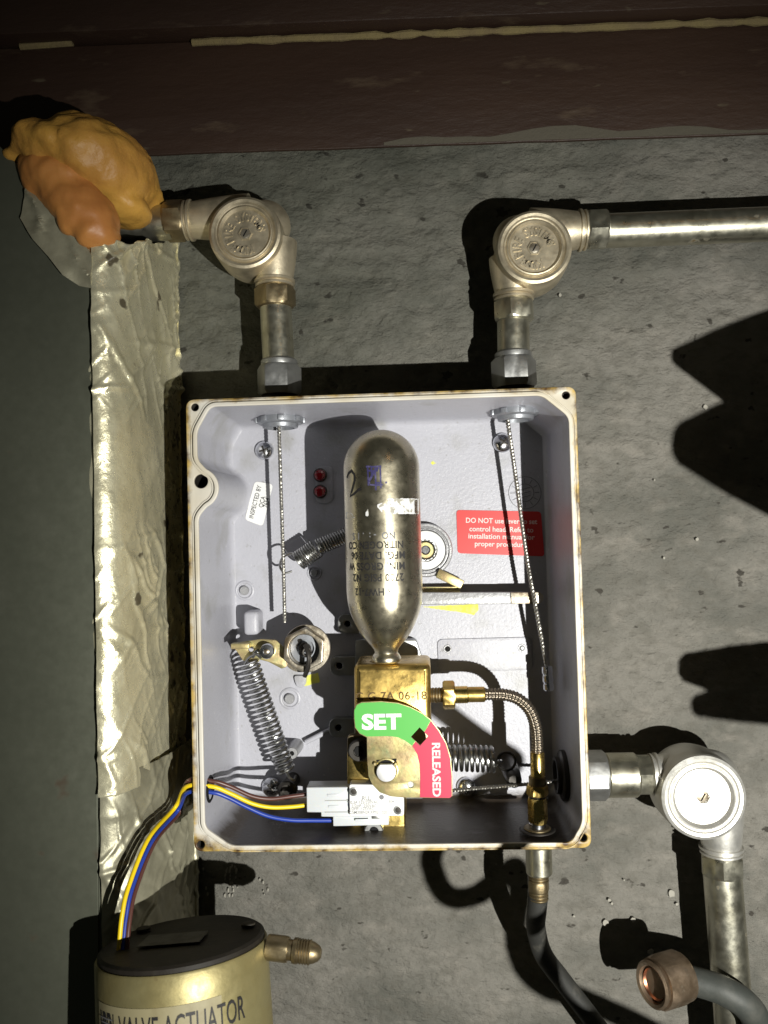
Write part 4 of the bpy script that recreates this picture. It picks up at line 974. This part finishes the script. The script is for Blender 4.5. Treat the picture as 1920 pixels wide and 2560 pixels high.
# ------------------------------------------------------------------ dial plate SET / RELEASED
DP = 0.0920
out = [(885, 1775), (891, 1761), (904, 1755), (953, 1753), (995, 1757), (1026, 1767), (1057, 1783), (1078, 1800), (1099, 1827), (1116, 1858), (1127, 1894), (1131, 1941), (1131, 1990), (1124, 1995.5), (1005, 1994), (976, 1991), (949, 1981), (931, 1962), (921, 1941), (918, 1900), (917, 1844), (899, 1835), (887, 1819), (884.5, 1796)]
t = thing('dial_plate', 'green and red dial plate lettered SET and RELEASED', 'dial plate', P(1010, 1990, DP))
dia = [(1049, 1818), (1071, 1841), (1050, 1864), (1027, 1842)]
sq = px2(dia, DP); smh = px2(circ((1026, 1962), 8, 18), DP)
ctr = P(966, 1926, DP); pln = G().plate([px2(out, DP), sq, smh], DP - 0.0014, DP, 0.0002).build('plate', 'yellow_zinc', t)
green = [(886, 1776), (892, 1763), (904, 1757), (953, 1755), (995, 1759), (1026, 1769), (1057, 1785), (1077, 1801), (1063, 1826), (1060, 1829), (1049, 1818), (1027, 1842), (1038, 1853), (1030, 1864), (1014, 1852), (995, 1843), (974, 1840), (917, 1841), (900, 1833), (889, 1818), (886.5, 1796)]
G().plate([px2(green, DP)], DP, DP + 0.00025).build('green_zone', 'green_print', t)
redz = [(1077.5, 1802), (1063.5, 1827), (1061, 1830.5), (1071, 1841), (1050, 1864), (1039, 1854), (1031, 1865), (1043, 1885), (1049, 1910), (1050.5, 1941), (1050, 1993), (1124, 1994.5), (1129.5, 1990), (1129.5, 1941), (1125.5, 1894), (1115, 1859), (1098, 1829)]
G().plate([px2(redz, DP)], DP, DP + 0.00025).build('red_zone', 'crimson_print', t)
def fit_text(body_, cx_, cy_, w_, h_, X, Y, matn, lift, weight, nm):
    v, f = text_mesh(body_, 0.01, 0.0001, weight); x0 = min(p[0] for p in v); x1 = max(p[0] for p in v); y0 = min(p[1] for p in v); y1 = max(p[1] for p in v); s = mmpx(DP)
    v = [((p[0] - (x0 + x1) / 2) * w_ * s / (x1 - x0), (p[1] - (y0 + y1) / 2) * h_ * s / (y1 - y0), p[2]) for p in v]
    G().raw(v, f, P(cx_, cy_, DP) + NN * lift, X, Y, NN).build(nm, matn, t)
tl = (P(1000, 1800, DP) - P(900, 1801.5, DP)).normalized()
fit_text('SET', 954, 1804, 99, 40, tl, NN.cross(tl), 'white_print', 0.00035, 0.00042, 'set_lettering')
td = (P(1091, 1990, DP) - P(1089, 1860, DP)).normalized()
fit_text('RELEASED', 1091, 1924, 132, 21, td, NN.cross(td), 'pink_print', 0.00035, 0.00030, 'released_lettering')
s = mmpx(DP); c = ctr
G().lathe(c, NN, [(31 * s, 0.0), (30 * s, 0.0006), (27 * s, 0.0008), (25.5 * s, 0.0002)], 40, cap1=False).build('shaft_collar', 'yellow_zinc', t)
dsh = [(c.x + 24 * s * math.cos(a), c.z + min(24 * s * math.sin(a), 19 * s)) for a in [2 * math.pi * k / 48 for k in range(48)]]
sh = G().plate([dsh], DP - 0.002, DP + 0.0042, 0.0004).build('shaft', 'turned_steel', t)
G().plate([round_poly(px2([(940, 1900), (992, 1896), (990, 1908), (945, 1911)], DP), 0.0005, 2)], DP, DP + 0.0004).build('shaft_slot', 'black_matte', t)
for x in (938, 990): G().lathe(P(x, 1908, DP), NN, [(5 * s, 0), (4.5 * s, 0.002), (3 * s, 0.0024)], 12).build('stake', 'yellow_zinc', t)
# shaft carrying the dial plate from the valve base
G().lathe(W(c.x, c.z, 0.058), NN, [(0.0050, 0), (0.0050, 0.0325)], 24).build('spindle', 'zinc_die', t)
# ------------------------------------------------------------------ snap switch, connector and wires
SH = 0.076
t = thing('snap_switch', 'white printed snap switch under the dial plate', 'switch', P(940, 2040, SH - 0.01))
q = round_poly(px2([(873, 1961), (1008, 1963), (1010, 2040), (874, 2041)], SH), 0.0016, 4)
sw = G().plate([q], 0.060, SH, 0.0006).build('case', 'switch_white', t)
s = mmpx(SH)
for (tx, x, y, sz) in (('c', 904, 1999, 0.0022), ('RU', 914, 1996, 0.0040), ('us', 925, 1999, 0.0022), ('20,3A 125/250VAC', 909, 2006, 0.0027), ('1 1/2HP  250VAC', 907, 2015, 0.0027), ('1/2HP  125VAC', 904, 2022, 0.0027), ('C5M308N2KXP02', 910, 2031, 0.0027), ('1020  G', 965, 2031, 0.0026), ('304 T125', 989, 2004, 0.0026)):
    v, f = text_mesh(tx, sz, 0.00006, 0.00001, xs=0.90); G().raw(v, f, P(x, y, SH) + NN * 0.00008, NX, NY, NN).build('printed_mark', 'ink_grey', sw)
for (x, y) in ((884, 1979), (995, 2025)):
    c = P(x, y, SH); o = G().lathe(c, NN, [(11.5 * s, 0), (11 * s, 0.0005), (8.5 * s, 0.0006), (7.5 * s, 0.0002)], 24).build('eyelet', 'zinc_die', t)
    G().lathe(c, NN, [(7.4 * s, 0), (7 * s, 0.0003), (2.5 * s, 0.0004)], 20).build('eyelet_screw', 'dark_steel', o)
G().lathe(P(954, 1993, SH), NN, [(6 * s, 0), (5.5 * s, 0.0005)], 18).build('button', 'ink_grey', t)
t = thing('plug_connector', 'translucent white nylon plug connector on the snap switch', 'plug', P(820, 2065, 0.06))
for (pts, h0, h1, nm) in (([(766, 1969), (876, 1968), (878, 2032), (767, 2031)], 0.058, 0.073, 'housing'), ([(802, 2026), (880, 2028), (880, 2043), (803, 2042)], 0.058, 0.072, 'step'), ([(832, 2041), (972, 2039), (972, 2063), (833, 2066)], 0.058, 0.0715, 'lower_housing')):
    G().plate([round_poly(px2(pts, h1), 0.0006, 3)], h0, h1, 0.0006).build(nm, 'nylon', t)
for (x, y, w) in ((833, 1988, 30), (835, 2016, 28), (905, 2050, 34)):
    G().box(P(x, y, 0.0731), (w * s, 6 * s, 0.0008), 0.0002).build('rib', 'nylon', t)
for (x, y, w) in ((843, 2001, 62), (843, 2030, 62)):
    G().box(P(x, y, 0.0730), (w * s, 2.2 * s, 0.0005), 0.0).build('moulding_line', 'stain_grey', t)
G().box(P(939, 2043, 0.0714), (20 * s, 7 * s, 0.0008), 0.0002).build('terminal', 'zinc_die', t)
XW = -0.1405
def wire(name, matn, ins_, outs, label, r=0.00135):
    e = Qx(*ins_[0], XW + 0.004); hs0 = -e.y
    pts = [P(x, y, h) for (x, y, h) in outs][::-1] + [W(XW - 0.012, e.z, hs0 + 0.0), e] + [P(x, y, hs0 + (0.066 - hs0) * (i + 1) / len(ins_[1:])) for i, (x, y) in enumerate(ins_[1:])]
    return G().tube(smooth_path(pts, 10), r, 14).build(name, matn, label=label, cat='wire')
wire('wire', 'wire_brown', [(531, 1953), (575, 1966), (629, 1990), (676, 1997), (727, 1991), (772, 1985)], [(450, 2028, 0.060), (388, 2104, 0.094), (340, 2222, 0.116), (324, 2300, 0.126), (317, 2378, 0.132)], 'brown wire from the white plug through the box side')
wire('wire', 'wire_yellow', [(529, 1966), (575, 1983), (629, 2008), (676, 2018), (727, 2017), (772, 2012)], [(438, 2018, 0.066), (372, 2095, 0.099), (322, 2215, 0.120), (305, 2290, 0.128), (297, 2375, 0.132)], 'yellow wire from the white plug arching down to the brass actuator')
wire('wire', 'wire_blue', [(531, 1981), (568, 1993), (616, 2017), (670, 2040), (727, 2050), (778, 2051), (838, 2051)], [(444, 2026, 0.064), (380, 2102, 0.097), (331, 2218, 0.118), (315, 2297, 0.126), (307, 2376, 0.132)], 'blue wire from the white plug through the box side')
e = Qx(531, 1972, XW + 0.003)
G().lathe(Vector((XW + 0.0005, e.y, e.z)), Vector((1, 0, 0)), [(0.0085, 0), (0.0085, 0.0012), (0.0072, 0.0020), (0.0065, 0.0006)], 28).build('grommet', 'black_matte', box)
# ================================================================== FOREGROUND PIECES
# ------------------------------------------------------------------ brass valve actuator, bottom left
ACH = 0.122; sA = mmpx(ACH)
top = P(457, 2364, ACH); ax = Vector((0.075, -0.15, -1)).normalized()
t = thing('valve_actuator', 'gold painted drum lettered VALVE ACTUATOR at the bottom left', 'valve actuator', top + ax * 0.12)
RA = 209 * sA
body = G().lathe(top, ax, [(RA * 0.985, 0), (RA, 0.0012), (RA, 0.012), (RA * 1.002, 0.05), (RA * 1.002, 0.13)], 72).build('drum', 'cast_gold', t)
G().lathe(top + ax * 0.0006, -ax, [(RA * 0.97, -0.001), (RA * 0.965, 0.0030), (RA * 0.93, 0.0042), (RA * 0.6, 0.0044)], 64).build('top_cap', 'lid_black', t)
ua, wa, _ = frame(ax); Yn = (NN - ax * NN.dot(ax)).normalized(); Xn = Yn.cross(ax); Xn = Xn if Xn.x > 0 else -Xn
def wrapA(lift):
    def fn(w):
        d = w - top; x = d.dot(Xn); y = d.dot(ax); z = d.dot(Yn); a = x / RA; r_ = RA * 1.002 + lift + z
        return top + ax * y + Xn * (math.sin(a) * r_) + Yn * (math.cos(a) * r_)
    return fn
def bent(x0, x1, y0, y1, matn, nm, lift, lab=None):
    g = G(); n = 24; fn = wrapA(lift)
    for j in range(2):
        for i in range(n + 1): g.v.append(fn(top + Xn * (x0 + (x1 - x0) * i / n) + ax * (y1 if j else y0)))
    for i in range(n): g.f.append((i, i + 1, n + 2 + i, n + 1 + i))
    g.build(nm, matn, body, label=lab)
bent(-0.042, 0.034, 0.0150, 0.055, 'old_label', 'label', 0.0002, 'worn pale label')
v, f = text_mesh('VALVE ACTUATOR', 0.0165, 0.00005, 0.0001, align='LEFT', xs=0.50); G().raw(v, f, top + Xn * (-0.0225) + ax * 0.0255, Xn, -ax, Yn, wrapA(0.0004)).build('lettering', 'ink', body)
v, f = text_mesh('HREN', 0.0165, 0.00005, 0.0004, align='LEFT', xs=0.29); G().raw(v, f, top + Xn * (-0.0385) + ax * 0.0255, Xn, -ax, Yn, wrapA(0.0004)).build('lettering', 'ink', body, label='scratched illegible first word')
for k in range(5): bent(-0.039 + 0.001 * k, -0.027 - 0.002 * k, 0.0215 + 0.0022 * k, 0.0221 + 0.0022 * k, 'ink_grey', 'scratch', 0.0005)
for (du, dv, r_) in ((0.036, 0.012, 0.0042), (-0.030, 0.020, 0.0042)):
    c = top - ax * 0.0044 + Xn * du - Yn * dv; G().lathe(c, -ax, [(r_, 0), (r_, 0.0015), (r_ * 0.8, 0.002)], 18).build('cap_screw', 'lid_black', t)
G().box(top - ax * 0.0052 + Xn * (-0.004) + Yn * 0.004, (0.036, 0.020, 0.0004), 0, Xn, Yn, -ax).build('worn_sticker', 'smear', t)
# flare fitting on its right side
t = thing('flare_fitting', 'brass flare fitting sticking out of the right of the gold drum', 'fitting', P(700, 2372, 0.105))
a = P(655, 2366, ACH); d = (P(800, 2384, ACH + 0.002) - a).normalized(); sf = mmpx(ACH)
G().hexn(a + d * 0.003, d, 33 * sf, 0.0125, 0.1, 0.4).build('hex', 'brass_old', t)
G().lathe(a + d * 0.0150, d, [(24 * sf, 0), (24 * sf, 0.003), (29 * sf, 0.0035), (30 * sf, 0.0055), (27 * sf, 0.0062)], 30).build('neck', 'brass_old', t)
G().thread(a + d * 0.0208, d, 29 * sf, 0.0080, 5).build('thread', 'brass_old', t)
G().lathe(a + d * 0.0285, d, [(26 * sf, 0), (24 * sf, 0.002), (18 * sf, 0.0048), (10 * sf, 0.0062)], 28).build('cone', 'brass_old', t)
# ------------------------------------------------------------------ hose end with a flare nut, lower right
FH = 0.066; s = mmpx(FH)
t = thing('flare_nut_hose', 'grey hose with an open bronze flare nut at lower right', 'hose', P(1760, 2500, FH - 0.02))
a = P(1630, 2462, FH); b = P(1755, 2452, FH - 0.012); d = (b - a).normalized(); d = Vector((0.88, 0.46, -0.02)).normalized()
G().hexn(a + d * 0.003, d, 66 * s, 0.021, 0.16, 0.2).build('nut', 'bronze_nut', t)
G().lathe(a, d, [(50 * s, 0.0035), (55 * s, 0.0), (50 * s, -0.0012), (43 * s, -0.0004), (40 * s, 0.004), (38 * s, 0.010)], 40, cap0=False).build('nut_mouth', 'bronze_nut', t)
G().lathe(a + d * 0.0015, d, [(39 * s, 0.002), (36 * s, 0.0), (30 * s, 0.003), (25 * s, 0.006), (23 * s, 0.014)], 36, cap0=False).build('flare', 'copper', t)
G().lathe(a + d * 0.012, d, [(24 * s, 0.0), (20 * s, 0.001)], 24).build('bore', 'black_matte', t)
hp = [a + d * 0.022, P(1775, 2464, FH - 0.004), P(1815, 2480, FH - 0.001), P(1862, 2510, FH), P(1892, 2560, FH - 0.005), P(1900, 2680, FH), P(1905, 2850, FH)]
G().tube(smooth_path(hp, 14), lambda q: 33 * s * (1 + 0.08 * q), 28).build('hose', 'rubber_grey', t)
# ------------------------------------------------------------------ unseen hoses beyond the frame, shaped to cast the shadows inside it
SHH = 0.33
pts = [S(1075, 1752, FLOOR, SHH), S(1130, 1795, FLOOR, SHH), S(1205, 1850, FLOOR, SHH), S(1262, 1884, FLOOR, SHH), S(1282, 1905, FLOOR, SHH + 0.01), S(1235, 1945, FLOOR, SHH + 0.01), S(1165, 2000, FLOOR, SHH), S(1085, 2125, 0.0, SHH), S(1088, 2190, 0, SHH), S(1125, 2243, 0, SHH), S(1190, 2240, 0, SHH), S(1255, 2195, 0, SHH), S(1292, 2170, 0, SHH - 0.01), S(1300, 2230, 0, SHH - 0.01), S(1290, 2330, 0, SHH), S(1310, 2415, 0, SHH), S(1370, 2470, 0, SHH), S(1460, 2500, 0, SHH), S(1700, 2620, 0, SHH), S(1900, 2800, 0, SHH)]  # unseen cable, its path led back from the wanted shadow towards the torch
G().tube(smooth_path(pts, 10), 0.0046, 16).build('shadow_cable', 'rubber', label='unseen loose black cable shaped to throw the curled shadows under the box', cat='cable')
def shadow_nozzle(tip, base, r0, r1, label):  # unseen cone on a hose, added to cast a shadow on the wall
    L = (base - tip).length; d = (base - tip).normalized(); t = thing('shadow_coupling', label, 'coupling', base)
    G().lathe(tip, d, [(r0 * 0.6, 0), (r0, L * 0.05), (r0 + (r1 - r0) * 0.55, L * 0.5), (r1, L * 0.95), (r1, L)], 30).build('cone', 'bronze_nut', t)
    G().tube(smooth_path([base, base + d * 0.05, base + d * 0.12 + Vector((0, 0, -0.03)), base + d * 0.16 + Vector((0, 0.05, -0.12))], 8), r1 * 0.9, 24).build('hose', 'rubber', t)  # unseen hose behind the cone, added with it
HC = 0.28; k = 1 - HC / 0.9
shadow_nozzle(S(1682, 890, 0, HC), S(1950, 925, 0, HC), 0.0045, 0.0275, 'unseen tapered hose coupling added beyond the frame to throw the upper right shadow')
shadow_nozzle(S(1685, 1108, 0, HC + 0.05), S(1950, 1125, 0, HC + 0.05), 0.0085, 0.0280, 'unseen blunt hose coupling added beyond the frame to throw the second right shadow')
shadow_nozzle(S(1700, 1668, 0, HC), S(1950, 1692, 0, HC), 0.0065, 0.0165, 'unseen slim hose coupling added beyond the frame to throw the lower right shadow')
shadow_nozzle(S(1730, 1768, 0, HC + 0.05), S(1950, 1740, 0, HC + 0.05), 0.0045, 0.0125, 'unseen small hose coupling added beside the slim one to extend its shadow')
# ------------------------------------------------------------------ tidy
for o in bpy.data.objects:
    if '_loc' in o: del o['_loc']
for m_ in bpy.data.materials:
    if '_mix' in m_: del m_['_mix']
